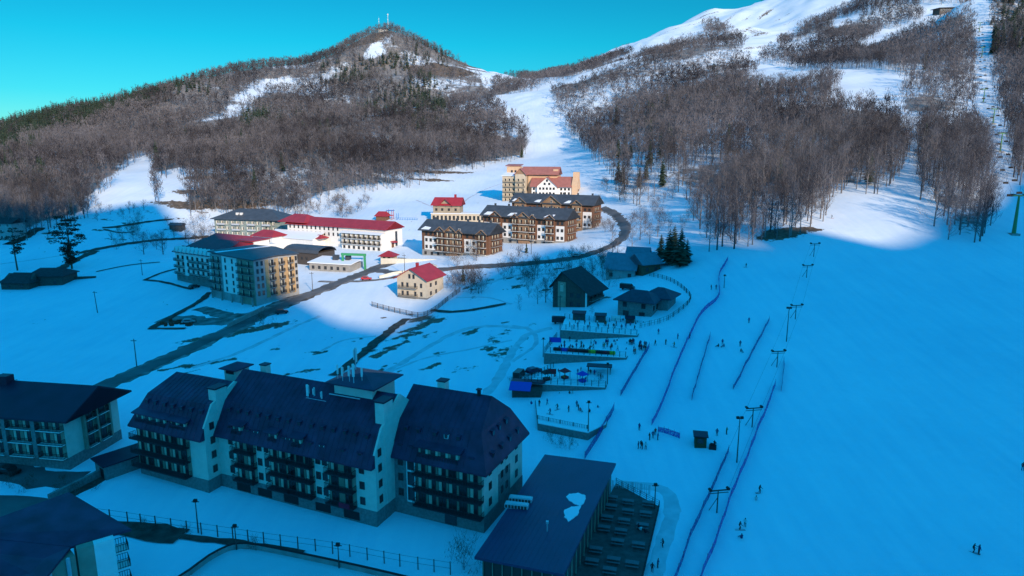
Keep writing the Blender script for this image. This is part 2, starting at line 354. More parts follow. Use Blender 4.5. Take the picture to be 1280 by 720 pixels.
# rough open meadow (stones, tufts) on the valley floor left of the pistes; groomed piste has none
mead = np.clip(1-((GX-20)/60), 0, 1)*(GY > 170)*(GY < 620)
colr = np.stack([litter.ravel(), earth.ravel(), mead.ravel(), np.ones(nx*ny)], 1).astype(np.float32)
ca.data.foreach_set('color', colr.ravel())
to = link(bpy.data.objects.new('snowy_ground', terr)); tag(to, kind='structure')
# ------------------------------------------------------------------ trees
M_BARK = mat('grey_bark', (.15, .125, .115), .9, col2=(.26, .235, .225), scale=.6)
M_TWIG = mat('twigs', (.085, .077, .085), .95, col2=(.20, .18, .185), scale=.045)
def tonemat(name, c0, c1, rough=.95):
    """bark and twig colour that differs from tree to tree"""
    m = mat(name, c0, rough, spec=.1); t = m.node_tree; N = t.nodes.new; L = t.links.new; b = t.nodes['Principled BSDF']
    a = N('ShaderNodeAttribute'); a.attribute_name = 'tone'; o = N('ShaderNodeObjectInfo'); g = N('ShaderNodeMath'); g.operation = 'GREATER_THAN'; L(a.outputs['Fac'], g.inputs[0]); g.inputs[1].default_value = .0001
    mx = N('ShaderNodeMix'); mx.data_type = 'FLOAT'; L(g.outputs[0], mx.inputs[0]); L(o.outputs['Random'], mx.inputs[2]); L(a.outputs['Fac'], mx.inputs[3])
    r = N('ShaderNodeValToRGB'); r.color_ramp.elements[0].color = (*c0, 1); r.color_ramp.elements[1].color = (*c1, 1); L(mx.outputs[0], r.inputs[0]); L(r.outputs[0], b.inputs['Base Color']); return m
M_BARK = tonemat('grey_bark', (.09, .08, .08), (.27, .255, .255))
M_TWIG = tonemat('twigs', (.030, .028, .034), (.155, .145, .158))
M_FIR = mat('fir_needles', (.022, .042, .028), .9, col2=(.06, .085, .05), scale=.5)
M_FIRT = mat('fir_trunk', (.11, .08, .06), .9)
def rtube(P, R, k):
    """tube along points P with radii R -> verts, quads"""
    V = []; Q = []
    for i, (p, r) in enumerate(zip(P, R)):
        for j in range(k): a = 2*math.pi*j/k; V.append((p[0]+r*math.cos(a), p[1]+r*math.sin(a), p[2]))
    for i in range(len(P)-1):
        for j in range(k): Q.append((i*k+j, i*k+(j+1) % k, (i+1)*k+(j+1) % k, (i+1)*k+j))
    return V, Q
def bare_tree(seed, h=20.0, low=.33, spread=.17, limbs=12, twigs=700, tw=.07, tl=1.5, kt=5, kl=3):
    """returns trunk (V,T) and crown (V,T) as triangle arrays; base at the origin"""
    R = random.Random(seed); TV, TQ = [], []
    bend = [(R.uniform(-.02, .02)*h*t, R.uniform(-.02, .02)*h*t, h*.96*t) for t in (0, .15, .35, .55, .75, 1)]; bend[0] = (0, 0, -1.0)
    rr = [h*.0125*f for f in (1.25, .95, .75, .5, .3, .06)]
    V, Q = rtube(bend, rr, kt); TV += V; TQ += Q
    CV, CT = [], []
    def tk(t):
        t *= 5; i = min(int(t), 4); f = t-i; return [bend[i][c]*(1-f)+bend[i+1][c]*f for c in range(3)]
    segs = []
    for i in range(limbs):
        t = low+(.92-low)*(i+R.random()*.6)/limbs; p = tk(t); a = R.random()*6.283
        ln = h*spread*(1.25-.75*((t-low)/(1-low)))*R.uniform(.7, 1.25); up = R.uniform(.7, 1.5)
        q = [p[0]+math.cos(a)*ln, p[1]+math.sin(a)*ln, p[2]+ln*up*.7]
        e_ = [q[0]+math.cos(a)*ln*.35, q[1]+math.sin(a)*ln*.35, q[2]+ln*up*.6]
        if kl:
            r0 = h*.006*(1.2-t); b = len(TV); vv, qq = rtube([p, q, e_], [r0, r0*.6, r0*.2], kl); TV += vv; TQ += [tuple(b+x for x in z) for z in qq]
        segs += [(p, q), (q, e_)]
    segs.append((tk(.8), tk(1.0)))
    for i in range(twigs):
        p, q = R.choice(segs); f = R.uniform(.15, 1); c = [p[k_]*(1-f)+q[k_]*f for k_ in range(3)]
        s = tl*.55; c = [c[0]+R.uniform(-s, s), c[1]+R.uniform(-s, s), c[2]+R.uniform(-s*.6, s)]
        a = R.random()*6.283; l = tl*R.uniform(.5, 1.2); o = R.uniform(.15, .75)
        d = (math.cos(a)*o*l, math.sin(a)*o*l, l*R.uniform(.5, 1.0)); w = tw*R.uniform(.6, 1.4); a2 = R.random()*6.283
        b = len(CV); CV += [(c[0]-w*math.cos(a2), c[1]-w*math.sin(a2), c[2]), (c[0]+w*math.cos(a2), c[1]+w*math.sin(a2), c[2]), (c[0]+d[0], c[1]+d[1], c[2]+d[2])]
        CT.append((b, b+1, b+2))
    TT = [(q[0], q[1], q[2]) for q in TQ]+[(q[0], q[2], q[3]) for q in TQ]
    return np.array(TV), np.array(TT), np.array(CV), np.array(CT)
def fir_tree(seed, h=18.0, w=.17, tiers=16, per=9, kt=5, base=.12):
    R = random.Random(seed)
    TV, TQ = rtube([(0, 0, -1), (0, 0, h*.5), (0, 0, h*.97)], [h*.014, h*.008, h*.002], kt)
    CV, CT = [], []
    for i in range(tiers):
        t = base+(.985-base)*(i/(tiers-1))**.92; z = h*t; r = h*w*(1-t)**.8*R.uniform(.8, 1.15)+.15
        for j in range(per):
            a = 6.283*(j+R.random()*.8)/per+i; rr = r*R.uniform(.7, 1.2); dz = -rr*R.uniform(.15, .5); ww = rr*R.uniform(.28, .45)
            ca_, sa = math.cos(a), math.sin(a); b = len(CV); zz = z+R.uniform(-.02, .02)*h
            CV += [(0, 0, zz+.25*rr), (ca_*rr*.6-sa*ww, sa*rr*.6+ca_*ww, zz+dz*.7-.1), (ca_*rr, sa*rr, zz+dz), (ca_*rr*.6+sa*ww, sa*rr*.6-ca_*ww, zz+dz*.7-.15)]
            CT += [(b, b+1, b+2), (b, b+2, b+3)]
    TT = [(q[0], q[1], q[2]) for q in TQ]+[(q[0], q[2], q[3]) for q in TQ]
    return np.array(TV), np.array(TT), np.array(CV), np.array(CT)
NEAR = [bare_tree(s, 19, low=l, spread=sp, limbs=20, twigs=820, tw=.036, tl=1.6) for s, l, sp in ((1,.16,.16),(2,.22,.13),(3,.12,.18),(4,.25,.15),(5,.18,.12),(6,.3,.14),(7,.1,.15))]
MID = [bare_tree(s, 18, low=.28, spread=.2, limbs=7, twigs=150, tw=.16, tl=2.6, kt=3, kl=3) for s in (11, 12, 13, 14)]
FAR = [bare_tree(s, 15, low=.2, spread=.24, limbs=5, twigs=52, tw=.30, tl=3.3, kt=3, kl=0) for s in (21, 22, 23, 24, 25)]
FIRN = [fir_tree(s, 18, w=.23) for s in (31, 32, 33)]
FIRF = [fir_tree(s, 17, w=.25, tiers=8, per=6, kt=3) for s in (41, 42, 43)]
def treemesh(pr, name, m1, m2):
    TV, TT, CV, CT = pr
    return npmesh(name+'_trunk', TV, TT, [m1], smooth=True), npmesh(name+'_crown', CV, CT, [m2])
near_me = [treemesh(p, 'bare_tree', M_BARK, M_TWIG) for p in NEAR]
mid_me = [treemesh(p, 'bare_tree', M_BARK, M_TWIG) for p in MID]
firn_me = [treemesh(p, 'fir_tree', M_FIRT, M_FIR) for p in FIRN]
def tree(me2, name, x, y, z, sc, rz, label, cat, group, sz=None):
    r = empty(name, (x, y, z), rz, label, cat, group); s = (sc, sc, sz or sc)
    put(me2[0], 'trunk', r, (0, 0, 0), 0, s); put(me2[1], 'crown', r, (0, 0, 0), 0, s); return r
rng = np.random.default_rng(7)
def scatter(x0, x1, y0, y1, sp):
    xs, ys = np.meshgrid(np.arange(x0, x1, sp), np.arange(y0, y1, sp)); xs = xs.ravel()+rng.uniform(-.48, .48, xs.size)*sp; ys = ys.ravel()+rng.uniform(-.48, .48, ys.size)*sp
    return xs, ys
cx, cy = [], []
for (x0, x1, y0, y1, sp) in ((-330, 420, 200, 480, 5.6), (-900, 700, 480, 900, 6.2), (-900, 1150, 900, 2000, 7.6)):
    a, b = scatter(x0, x1, y0, y1, sp); cx.append(a); cy.append(b)
_n0 = sum(len(a) for a in cx)
for (x0, x1, y0, y1) in ((-900, -330, 700, 1250),):      # closer spacing in the skyline fir wood
    a, b = scatter(x0, x1, y0, y1, 6.0); cx.append(a); cy.append(b)
cx = np.concatenate(cx); cy = np.concatenate(cy); xtra = np.arange(len(cx)) >= _n0; cz = hgt(cx, cy)
m, off, q = forest_mask(cx, cy, cz)
m &= (q[:, 0] > -90) & (q[:, 0] < 1370)
m &= ~xtra | ((q[:, 0] < 215) & (q[:, 1] < np.interp(q[:, 0], [0, 100, 200, 300], [165, 139, 114, 91])+16))
cx, cy, cz, q = cx[m], cy[m], cz[m], q[m]
# drop what no viewpoint near here can see: trees deep behind the ridge lines
dn = fbm(cx, cy, 60, 3, 21)
px_, py_, D_ = q.T
# thin out: upper right slopes, edges of clearings
thin = np.ones(len(cx))*.92
thin[(dn < -.2) & (px_ > 640)] = .6; thin[(dn < -.35) & (px_ > 640)] = .3; thin[(dn < -.28) & (px_ <= 640)] = .5; thin[(dn < -.42) & (px_ <= 640)] = .2
thin[(px_ > 850) & (px_ < 960) & (py_ < 100)] = .5
thin[(px_ > 1000) & (py_ < 80)] = .97
thin[(px_ < 330) & (px_ > 190) & (py_ > 190)] = .7
thin[(px_ > 740) & (px_ < 880) & (py_ > 195)] = .4
thin[(px_ > 860) & (px_ < 1000) & (py_ > 215)] = .72
thin[(px_ > 540) & (px_ < 610) & (py_ < 120)] = .3
thin[(px_ > 1120) & (px_ < 1222) & (py_ > 84) & (py_ < 140)] = .45
kp = rng.random(len(cx)) < thin; cx, cy, cz, px_, py_, D_, dn = (a[kp] for a in (cx, cy, cz, px_, py_, D_, dn))
# visibility by marching against the terrain
def visible(x, y, z, hh):
    P = np.stack([x, y, z+hh], 1); v = np.ones(len(x), bool)
    for f in np.linspace(.25, .97, 40):
        Q = CAM+(P-CAM)*f; v &= Q[:, 2] > hgt(Q[:, 0], Q[:, 1])-1
    return v
vis = visible(cx, cy, cz, 14.0)
# firs among them
fn = fbm(cx, cy, 120, 3, 77)
sky_l = np.interp(px_, [0, 100, 200, 300], [165, 139, 114, 91])
lim_ = 225+90*fn+rng.uniform(-45, 45, len(cx))
pf = np.where((px_ < lim_) & (py_ < sky_l+20+30*fn), .93, 0.0)
pf = np.maximum(pf, np.where((px_ > 470) & (px_ < 560) & (py_ > 45) & (py_ < 125), np.clip(.35+fn*1.5, 0, .9), 0))
pf = np.maximum(pf, np.where((px_ > 300) & (px_ < 470) & (py_ > 115) & (py_ < 235), np.clip(.12+fn*2.6, 0, .9), 0))
pf = np.maximum(pf, np.where((px_ > 400) & (px_ < 560) & (py_ < 200), np.clip(.10+fn*2.2, 0, .85), 0))
pf = np.maximum(pf, np.where((px_ < 60) & (py_ < 220), np.clip(.1+fn*1.5, 0, .8), 0))
pf = np.maximum(pf, np.where((px_ > 1240) & (py_ < 60), .5, 0))
pf = np.maximum(pf, np.where((px_ > 760) & (px_ < 840) & (py_ > 130) & (py_ < 220), np.clip(fn*.7, 0, .12), 0)+.004)
isf = rng.random(len(cx)) < pf
order = np.argsort(D_)
hs = rng.uniform(.62, 1.15, len(cx)); rzs = rng.uniform(0, 6.283, len(cx)); pk = rng.integers(0, 60, len(cx))
def region_label(px, py):
    if px > 1255: return 'tall bare tree in the wood beyond the chairlift pylons', 'bare trees beyond the chairlift'
    if px > 1142: return 'tall slender bare tree in the clump beside the chairlift', 'bare trees in the clump beside the chairlift'
    if px > 960: return 'tall slender bare tree in the wood above the open piste', 'bare trees above the open piste'
    if px > 860: return 'tall bare tree in the wood left of the wide piste', 'bare trees at the wood edge by the piste'
    if px > 730: return 'bare tree in the wood behind the chalets and bending road', 'bare trees behind the bending road'
    return 'bare grey tree at the foot of the left hill', 'bare trees at the foot of the left hill'
nb = nf = 0; used = np.zeros(len(cx), bool)
for i in order:
    if not vis[i] or D_[i] < 10: continue
    inframe = -5 < px_[i] < 1285
    if not inframe: continue
    if isf[i]:
        if nf < 230 and D_[i] < 1150:
            nf += 1; used[i] = True
            if px_[i] < 240: lb, gp = 'dark fir in the skyline wood on the left shoulder', 'firs of the skyline wood'
            elif px_[i] < 640: lb, gp = 'dark fir among the bare trees on the peaked hill', 'firs on the peaked hill'
            else: lb, gp = 'dark fir among bare trees on the right mountain', 'firs on the right mountain'
            tree(firn_me[pk[i] % 3], 'fir_tree', cx[i], cy[i], cz[i], hs[i]*1.0, rzs[i], lb, 'fir tree', gp)
    elif nb < 285 and D_[i] < 700:
        nb += 1; used[i] = True; lb, gp = region_label(px_[i], py_[i])
        sc = hs[i]*(1.12 if px_[i] > 860 else .85)
        mm = near_me[pk[i] % 7]
        tree(mm, 'bare_tree', cx[i], cy[i], cz[i], sc, rzs[i], lb, 'bare tree', gp)
print('trees', len(cx), 'beech', nb, 'fir', nf, 'visible', int(vis.sum()))
def merge(protos, sel, scl):
    """one mesh of many trees: every prototype stamped at its places"""
    VV, TTs, MI, TN = [], [], [], []; base = 0
    for k_, (TV, TT, CV, CT) in enumerate(protos):
        ids = sel[pk[sel] % len(protos) == k_]
        if not len(ids): continue
        V = np.concatenate([TV, CV]); T = np.concatenate([TT, CT+len(TV)]); mi = np.concatenate([np.zeros(len(TT), np.int32), np.ones(len(CT), np.int32)])
        c, s = np.cos(rzs[ids])[:, None], np.sin(rzs[ids])[:, None]; sc = (hs[ids]*scl)[:, None]
        X = (V[None, :, 0]*c-V[None, :, 1]*s)*sc+cx[ids][:, None]; Y = (V[None, :, 0]*s+V[None, :, 1]*c)*sc+cy[ids][:, None]; Z = V[None, :, 2]*sc+cz[ids][:, None]
        VV.append(np.stack([X, Y, Z], 2).reshape(-1, 3))
        TTs.append((T[None]+(np.arange(len(ids))*len(V))[:, None, None]).reshape(-1, 3)+base); base += len(ids)*len(V); MI.append(np.tile(mi, len(ids))); TN.append(np.repeat(tone[ids], len(V)))
    return np.concatenate(VV), np.concatenate(TTs), np.concatenate(MI), np.concatenate(TN)
tone = np.clip(.48+.9*fbm(cx, cy, 70, 3, 91)+rng.uniform(-.42, .42, len(cx)), .01, 1)
rest = ~used & (D_ > 10)
near_r = rest & ~isf & (D_ < 430); mid_r = rest & ~isf & (D_ >= 430) & (D_ < 760); far_r = rest & ~isf & (D_ >= 760) & (vis | (D_ < 1100))
A = []
for pr, s_, sc in ((NEAR, near_r, 1.0), (MID, mid_r, 1.0), (FAR, far_r, 1.0)):
    ids = np.nonzero(s_)[0]; print('stuff', len(ids))
    if len(ids): A.append(merge(pr, ids, sc))
b = 0; VV, TT, MI, TN = [], [], [], []
for V, T, mi, tn in A: TN.append(tn); VV.append(V); TT.append(T+b); MI.append(mi); b += len(V)
fo = link(bpy.data.objects.new('bare_forest', npmesh('bare_forest', np.concatenate(VV), np.concatenate(TT), [M_BARK, M_TWIG], np.concatenate(MI))))
fo.data.attributes.new('tone', 'FLOAT', 'POINT').data.foreach_set('value', np.concatenate(TN).astype(np.float32))
tag(fo, 'grey brown leafless forest covering the mountain slopes', 'forest', kind='stuff')
ids = np.nonzero(rest & isf)[0]
V, T, mi, tn = merge(FIRF, ids, .9)
fo = link(bpy.data.objects.new('fir_forest', npmesh('fir_forest', V, T, [M_FIRT, M_FIR], mi)))
tag(fo, 'dark green fir wood along the left skyline and peak', 'forest', kind='stuff')
print('tris', sum(len(t) for t in TT), len(T))
# ------------------------------------------------------------------ shared building materials
M_CREAM = mat('cream_render', (.66, .62, .52), .85, noise=.08, scale=.8)
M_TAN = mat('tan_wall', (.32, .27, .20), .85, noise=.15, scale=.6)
M_STONE = mat('stone_base', (.16, .155, .15), .9, col2=(.26, .25, .235), scale=2.0, bump=.4)
M_DROOF = mat('dark_sheet_roof', (.11, .035, .07), .5, noise=.35, scale=.35, spec=.25)
M_NROOF = mat('black_sheet_roof', (.05, .02, .04), .5, noise=.2, scale=.3, spec=.25)
M_GLASS = mat('window_glass', (.03, .035, .04), .12, spec=.6)
M_FRAME = mat('dark_frame', (.07, .06, .055), .6)
M_WFRAME = mat('white_frame', (.75, .74, .70), .6)
M_RAIL = mat('dark_railing', (.035, .03, .035), .6)
M_CURT = mat('curtain', (.62, .56, .42), .9, noise=.1, scale=3)
M_WHITE = mat('white_render', (.78, .76, .72), .85, noise=.05, scale=.7)
M_WOOD = mat('brown_wood', (.16, .08, .048), .8, noise=.25, scale=2)
M_LWOOD = mat('light_wood', (.31, .195, .12), .8, noise=.2, scale=2)
M_CONC = mat('concrete', (.30, .29, .27), .9, noise=.15, scale=.7)
M_RED = mat('red_sheet_roof', (.34, .032, .045), .55, noise=.12, scale=.4)
M_SLATE = mat('slate_roof', (.06, .07, .085), .55, noise=.2, scale=.4)
M_SNOWY = mat('snow_cover', (.82, .84, .88), .8)
M_METAL = mat('pale_metal', (.6, .6, .62), .4, metal=.3)
M_BLACK = mat('black_paint', (.02, .02, .022), .6)
def window_mesh(w, h, fm=None, leafs=2, name='window', curt=0, d=.09):
    """framed window facing -y, its bottom middle at the origin"""
    b = MB(); t = .07*max(w, .8)/1.0*.9; t = min(max(t, .05), .12)
    b.box(-w/2, -d, 0, w/2, .02, t, 0).box(-w/2, -d, h-t, w/2, .02, h, 0).box(-w/2, -d, t, -w/2+t, .02, h-t, 0).box(w/2-t, -d, t, w/2, .02, h-t, 0)
    for i in range(1, leafs): x = -w/2+w*i/leafs; b.box(x-.03, -d+.01, t, x+.03, .0, h-t, 0)
    b.box(-w/2+t, -.035, t, w/2-t, -.01, h-t, 1)
    if curt: b.box(-w/2+t, -.05, t, -w/2+t+(w-2*t)*curt, -.037, h-t, 2)
    return b.mesh(name, [fm or M_FRAME, M_GLASS, M_CURT])
def balcony_mesh(w, d, slabm, railm, h=1.05, bars=.28, solid=0.0, t=.18):
    """balcony sticking out to -y, its floor at z=0"""
    b = MB(); b.box(-w/2, -d, -t, w/2, -.01, 0, 0)
    for x0, y0, x1, y1 in ((-w/2, -d, w/2, -d), (-w/2, -d, -w/2, -.05), (w/2, -d, w/2, -.05)):
        dx, dy = x1-x0, y1-y0; l = math.hypot(dx, dy); s = .03
        b.box(min(x0, x1)-s, min(y0, y1)-s, h-.06, max(x0, x1)+s, max(y0, y1)+s, h, 1)
        b.box(min(x0, x1)-s*.8, min(y0, y1)-s*.8, .08, max(x0, x1)+s*.8, max(y0, y1)+s*.8, .14, 1)
        k = max(2, int(l/bars))
        for i in range(k+1): x = x0+dx*i/k; y = y0+dy*i/k; b.box(x-.028, y-.028, .0, x+.028, y+.028, h-.06, 1)
        if solid: b.box(min(x0, x1)-.02, min(y0, y1)-.02, .1, max(x0, x1)+.02, max(y0, y1)+.02, h*solid, 1)
    return b.mesh('balcony', [slabm, railm])
def gable_roof(x0, x1, y0, y1, z, h, t=.22, hl=0.0, hr=0.0, m=0, b=None):
    """ridge along x, mid y; hl/hr hip insets at both ends; closed solid"""
    b = b or MB(); ym = (y0+y1)/2
    v = [(x0,y0,z),(x1,y0,z),(x1,y1,z),(x0,y1,z),(x0+hl,ym,z+h),(x1-hr,ym,z+h)]
    v += [(p[0],p[1],p[2]-t) for p in v]
    b.add(v, [(0,1,5,4),(2,3,4,5),(1,2,5),(3,0,4),(7,6,10,11),(9,8,11,10),(8,7,11),(6,9,10),(0,6,7,1),(1,7,8,2),(2,8,9,3),(3,9,6,0)], m)
    return b
def gable_wall(x0, x1, y0, y1, z0, z1, h, m=0, b=None):
    """walls with triangular ends facing +-x"""
    b = b or MB(); ym = (y0+y1)/2
    v = [(x0,y0,z0),(x1,y0,z0),(x1,y1,z0),(x0,y1,z0),(x0,y0,z1),(x1,y0,z1),(x1,y1,z1),(x0,y1,z1),(x0,ym,z1+h),(x1,ym,z1+h)]
    return b.add(v, [(0,3,2,1),(0,1,5,4),(2,3,7,6),(1,2,6,9,5),(3,0,4,8,7),(4,5,9,8),(6,7,8,9)], m)
# ------------------------------------------------------------------ the long foreground hotel
AX = math.atan2(-.399, .917)
hotel = empty('mansard_hotel', (-22.6, 104.0, 0.2), AX, 'long cream hotel with dark steep roofs, balconies and rooftop antennas in the foreground', 'hotel')
E1 = 11.0
def H(b, name, m, **k): return b.build(name, m, hotel, **k)
# walls: left, centre and right wing (cream panels, tan behind the balconies, stone foot)
b = MB(); b.box(-52, -3, 2.6, -34.7, 13, E1, 0); b.box(-52.06, -3.06, -2.5, -34.44, 13.06, 2.6, 1)
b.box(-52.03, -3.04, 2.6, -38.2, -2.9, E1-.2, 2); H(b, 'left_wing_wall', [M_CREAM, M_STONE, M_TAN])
b = MB(); b.box(-34.4, 0, 2.6, -.2, 16, E1, 0); b.box(-34.3, -.06, -2.5, .06, 16.06, 2.6, 1)
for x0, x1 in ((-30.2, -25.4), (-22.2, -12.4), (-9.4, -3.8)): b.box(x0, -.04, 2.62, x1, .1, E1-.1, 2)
for x in (-29, -24, -18, -11, -5): b.box(x-1.6, -.1, .2, x+1.6, .0, 1.7, 3)
H(b, 'centre_wing_wall', [M_CREAM, M_STONE, M_TAN, M_BLACK])
b = MB(); b.box(.1, 5.5, 2.6, 17.2, 21.8, E1+.4, 0); b.box(.04, 5.44, -2.5, 17.26, 21.86, 2.6, 1)
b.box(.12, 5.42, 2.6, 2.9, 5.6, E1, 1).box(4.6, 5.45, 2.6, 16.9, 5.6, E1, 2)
b.box(17.15, 11.2, 2.6, 17.25, 16.2, 7.5, 1)
H(b, 'right_wing_wall', [M_CREAM, M_STONE, M_TAN])
# piers at the wing ends
for x, y0, top in ((-34.45, .2, 18.9), (.05, 3.0, 20.6)):
    b = MB(); y0 = y0; b.box(x-1.6, y0, 2.6, x+.2, y0+2.6, top, 0); b.box(x-1.8, y0-.2, top, x+.32, y0+2.8, top+.25, 1); H(b, 'gable_pier', [M_CREAM, M_NROOF])
# roofs, each with its dormers
dm = MB(); dm.box(-.5, -.1, 0, .5, 1.2, 1.15, 1).box(-.33, -.14, .2, .33, -.09, .98, 2); dm.slab([(-.62,-.3,1.15),(.62,-.3,1.15),(.62,1.5,1.45),(-.62,1.5,1.45)], .1, 0); dme = dm.mesh('dormer', [M_DROOF, M_DROOF, M_GLASS])
wm = MB(); wm.box(-.55, -.1, 0, .55, 1.2, 1.2, 1).box(-.4, -.15, .12, .4, -.09, 1.08, 2); wm.slab([(-.7,-.3,1.2),(.7,-.3,1.2),(.7,1.5,1.5),(-.7,1.5,1.5)], .1, 0); wme = wm.mesh('dormer', [M_DROOF, M_WFRAME, M_GLASS])
BR = (3.3, 5.6)      # run and rise of the steep lower slope
def wing_roof(x0, x1, y0, y1, zr, hr=0, hl=0, ov=1.1):
    """steep lower slope, flatter upper slope; hipped ends where hr/hl > 0"""
    xa, xb = x0-(.7 if not hl else .9), x1+(.15 if not hr else 1.0); ya, yb = y0-ov, y1+ov; z0 = E1-.3; zb = z0+BR[1]; ym = (y0+y1)/2
    il, ir = (2.2 if hl else 0), (2.4 if hr else 0)
    v = [(xa,ya,z0),(xb,ya,z0),(xb,yb,z0),(xa,yb,z0),(xa+il,ya+BR[0],zb),(xb-ir,ya+BR[0],zb),(xb-ir,yb-BR[0],zb),(xa+il,yb-BR[0],zb),(xa+il+hl,ym,zr),(xb-ir-hr,ym,zr)]
    v += [(p[0],p[1],z0-.3) for p in v[:4]]
    b = MB().add(v, [(0,1,5,4),(1,2,6,5),(2,3,7,6),(3,0,4,7),(4,5,9,8),(5,6,9),(6,7,8,9),(7,4,8),(13,12,11,10),(0,10,11,1),(1,11,12,2),(2,12,13,3),(3,13,10,0)])
    for i in range(int((x1-x0)/1.1)):
        x = x0+.6+i*1.1
        if (hr and x > xb-ir-hr-.1) or (hl and x < xa+il+hl): continue
        b.tube((x, ya, z0+.02), (x, ya+BR[0], zb+.02), .035, k=3); b.tube((x, ya+BR[0], zb+.02), (x, ym, zr+.02), .035, k=3)
    return H(b, 'roof', [M_DROOF])
def end_wall(x, y0, y1, zr, ov=1.1):
    ya, yb = y0-ov+.5, y1+ov-.5; z0 = E1-.3; k = BR[1]/BR[0]; zb = z0+BR[1]; ym = (y0+y1)/2
    P = [(y0+.01,2.6),(y1-.01,2.6),(y1-.01,z0+(ov)*k+.1),(yb+.5-BR[0],zb+.12),(ym,zr+.12),(ya-.5+BR[0],zb+.12),(y0+.01,z0+ov*k+.1)]
    n_ = len(P); V = [(x-.28, p[0], p[1]) for p in P]+[(x+.12, p[0], p[1]) for p in P]
    MBx = MB().add(V, [tuple(range(n_-1,-1,-1)), tuple(range(n_, 2*n_))]+[(i, (i+1) % n_, n_+(i+1) % n_, n_+i) for i in range(n_)]); H(MBx, 'gable_wall', [M_CREAM])
rl = wing_roof(-52, -34.5, -3, 13, 18.9, hl=1.2); rc = wing_roof(-34.4, 0, 0, 16, 20.5); rr = wing_roof(.1, 17.2, 5.5, 21.8, 20.5, hr=.8)
end_wall(-34.45, -3, 13, 18.9); end_wall(.05, 0, 16, 20.5)
R = random.Random(4)
def dorm(me, parent, x, y, z): put(me, 'dormer', parent, (x+R.uniform(-.25, .25), y+.25, z), 0, (.72, .8, .72) if z > 13 else (.9, .9, .9))
for i in range(7): dorm(dme, rl, -49.8+i*2.25, -2.0, 14.6)
for i in range(14): dorm(dme, rc, -32.6+i*2.35, 1.0, 14.6)
for i, x in enumerate((-31.3, -27, -25.2, -19.0, -17.6, -13.0, -10.6, -6.2, -2.6)): dorm(wme if i in (2, 4, 6) else dme, rc, x, -.3, 11.7)
for x in (2.0, 4.6, 7.4, 9.6, 12): dorm(wme if x == 9.6 else dme, rr, x, 6.5, 14.6)
for x in (1.6, 3.6, 15): dorm(dme, rr, x, 5.3, 11.7)
for y, z in ((8.5,11.8),(12,11.8),(15.5,11.8),(19,11.8),(11.0,14.5),(13.6,14.5),(16.4,14.5)): put(dme, 'dormer', rr, (17.5 if z < 13 else 16.4, y, z), rad(90))
# roof loggias: deep balconies let into the lower roof
def loggia(x0, x1, y, z, parent):
    b = MB(); b.box(x0, y+.2, z, x1, y+2.8, z+2.3, 2)
    b.slab([(x0-.5, y-.5, z+2.25), (x1+.5, y-.5, z+2.25), (x1+.5, y+3.6, z+3.3), (x0-.5, y+3.6, z+3.3)], .2, 0)
    b.box(x0, y-.25, z, x1, y+.25, z+.14, 0)
    for x in np.arange(x0, x1+.01, .3): b.box(x-.03, y-.25, z+.1, x+.03, y-.19, z+1.05, 1)
    b.box(x0, y-.27, z+1.0, x1, y-.17, z+1.07, 1)
    for x in np.arange(x0+.9, x1-.6, 1.9): b.box(x-.45, y+.12, z+.2, x+.45, y+.2, z+2.1, 3); b.box(x-.02+.5, y+.14, z+.2, x+.9, y+.2, z+2.1, 4)
    return b.build('loggia', [M_DROOF, M_RAIL, M_TAN, M_GLASS, M_CURT], parent)
loggia(-51.3, -43.5, -3.4, E1+.1, rl); loggia(-42.5, -38.5, -3.3, E1+.1, rl)
loggia(-30.3, -28.0, -.4, E1+.1, rc); loggia(-22.0, -20.2, -.4, E1+.1, rc); loggia(-16.6, -14.6, -.4, E1+.1, rc)
loggia(5.3, 13.0, 5.0, E1+.1, rr)
# balconies in three storeys
ZS = (2.75, 5.55, 8.35)
def balc_zone(x0, x1, y, zs, d=1.3):
    me = balcony_mesh(x1-x0, d, M_RAIL, M_RAIL)
    for z in zs: put(me, 'balcony', hotel, ((x0+x1)/2, y, z))
balc_zone(-52.3, -38.4, -3.05, ZS, 1.5)
for x0, x1 in ((-30.2, -25.4), (-22.2, -17.3), (-17.2, -12.4), (-9.4, -3.8)): balc_zone(x0, x1, -.05, ZS)
balc_zone(4.6, 17.3, 5.4, ZS, 1.4)
# balcony doors with curtains and windows
dA = window_mesh(1.5, 2.15, M_FRAME, 2, 'balcony_door', .45); dB = window_mesh(1.5, 2.15, M_FRAME, 2, 'balcony_door', 0.0)
cp = MB().box(-.35, -.05, 0, .35, 0, 2.3).mesh('wall_panel', [M_CREAM])
def doors(x0, x1, y, zs):
    n = max(1, int((x1-x0)/1.95)); st = (x1-x0)/n
    for z in zs:
        for i in range(n):
            put(dA if R.random() < .6 else dB, 'balcony_door', hotel, (x0+st*(i+.5)-.15, y, z+.02))
doors(-52, -38.6, -3.04, ZS)
for x0, x1 in ((-30.2, -25.4), (-22.2, -12.4), (-9.4, -3.8)): doors(x0, x1, -.04, ZS)
doors(4.8, 16.6, 5.45, ZS)
wA = window_mesh(1.0, 1.35, M_FRAME, 2); wB = window_mesh(.8, 1.3, M_FRAME, 1)
for z in ZS: 
    for x in (-31.4, -24.6, -23.0, -11.6, -10.2, -2.6): put(wA, 'window', hotel, (x, -.01, z+.6))
    put(wA, 'window', hotel, (1.5, 5.42, z+.5))
for z in (1.0, 3.6, 6.4, 9.2, 11.9, 14.3):
    if z > 2: put(wA, 'window', hotel, (.14, 1.3, z+.1), rad(90)) if z < 13.5 else 0; put(wA, 'window', hotel, (-34.31, -1.3, z), rad(90)) if z < 12.9 else 0
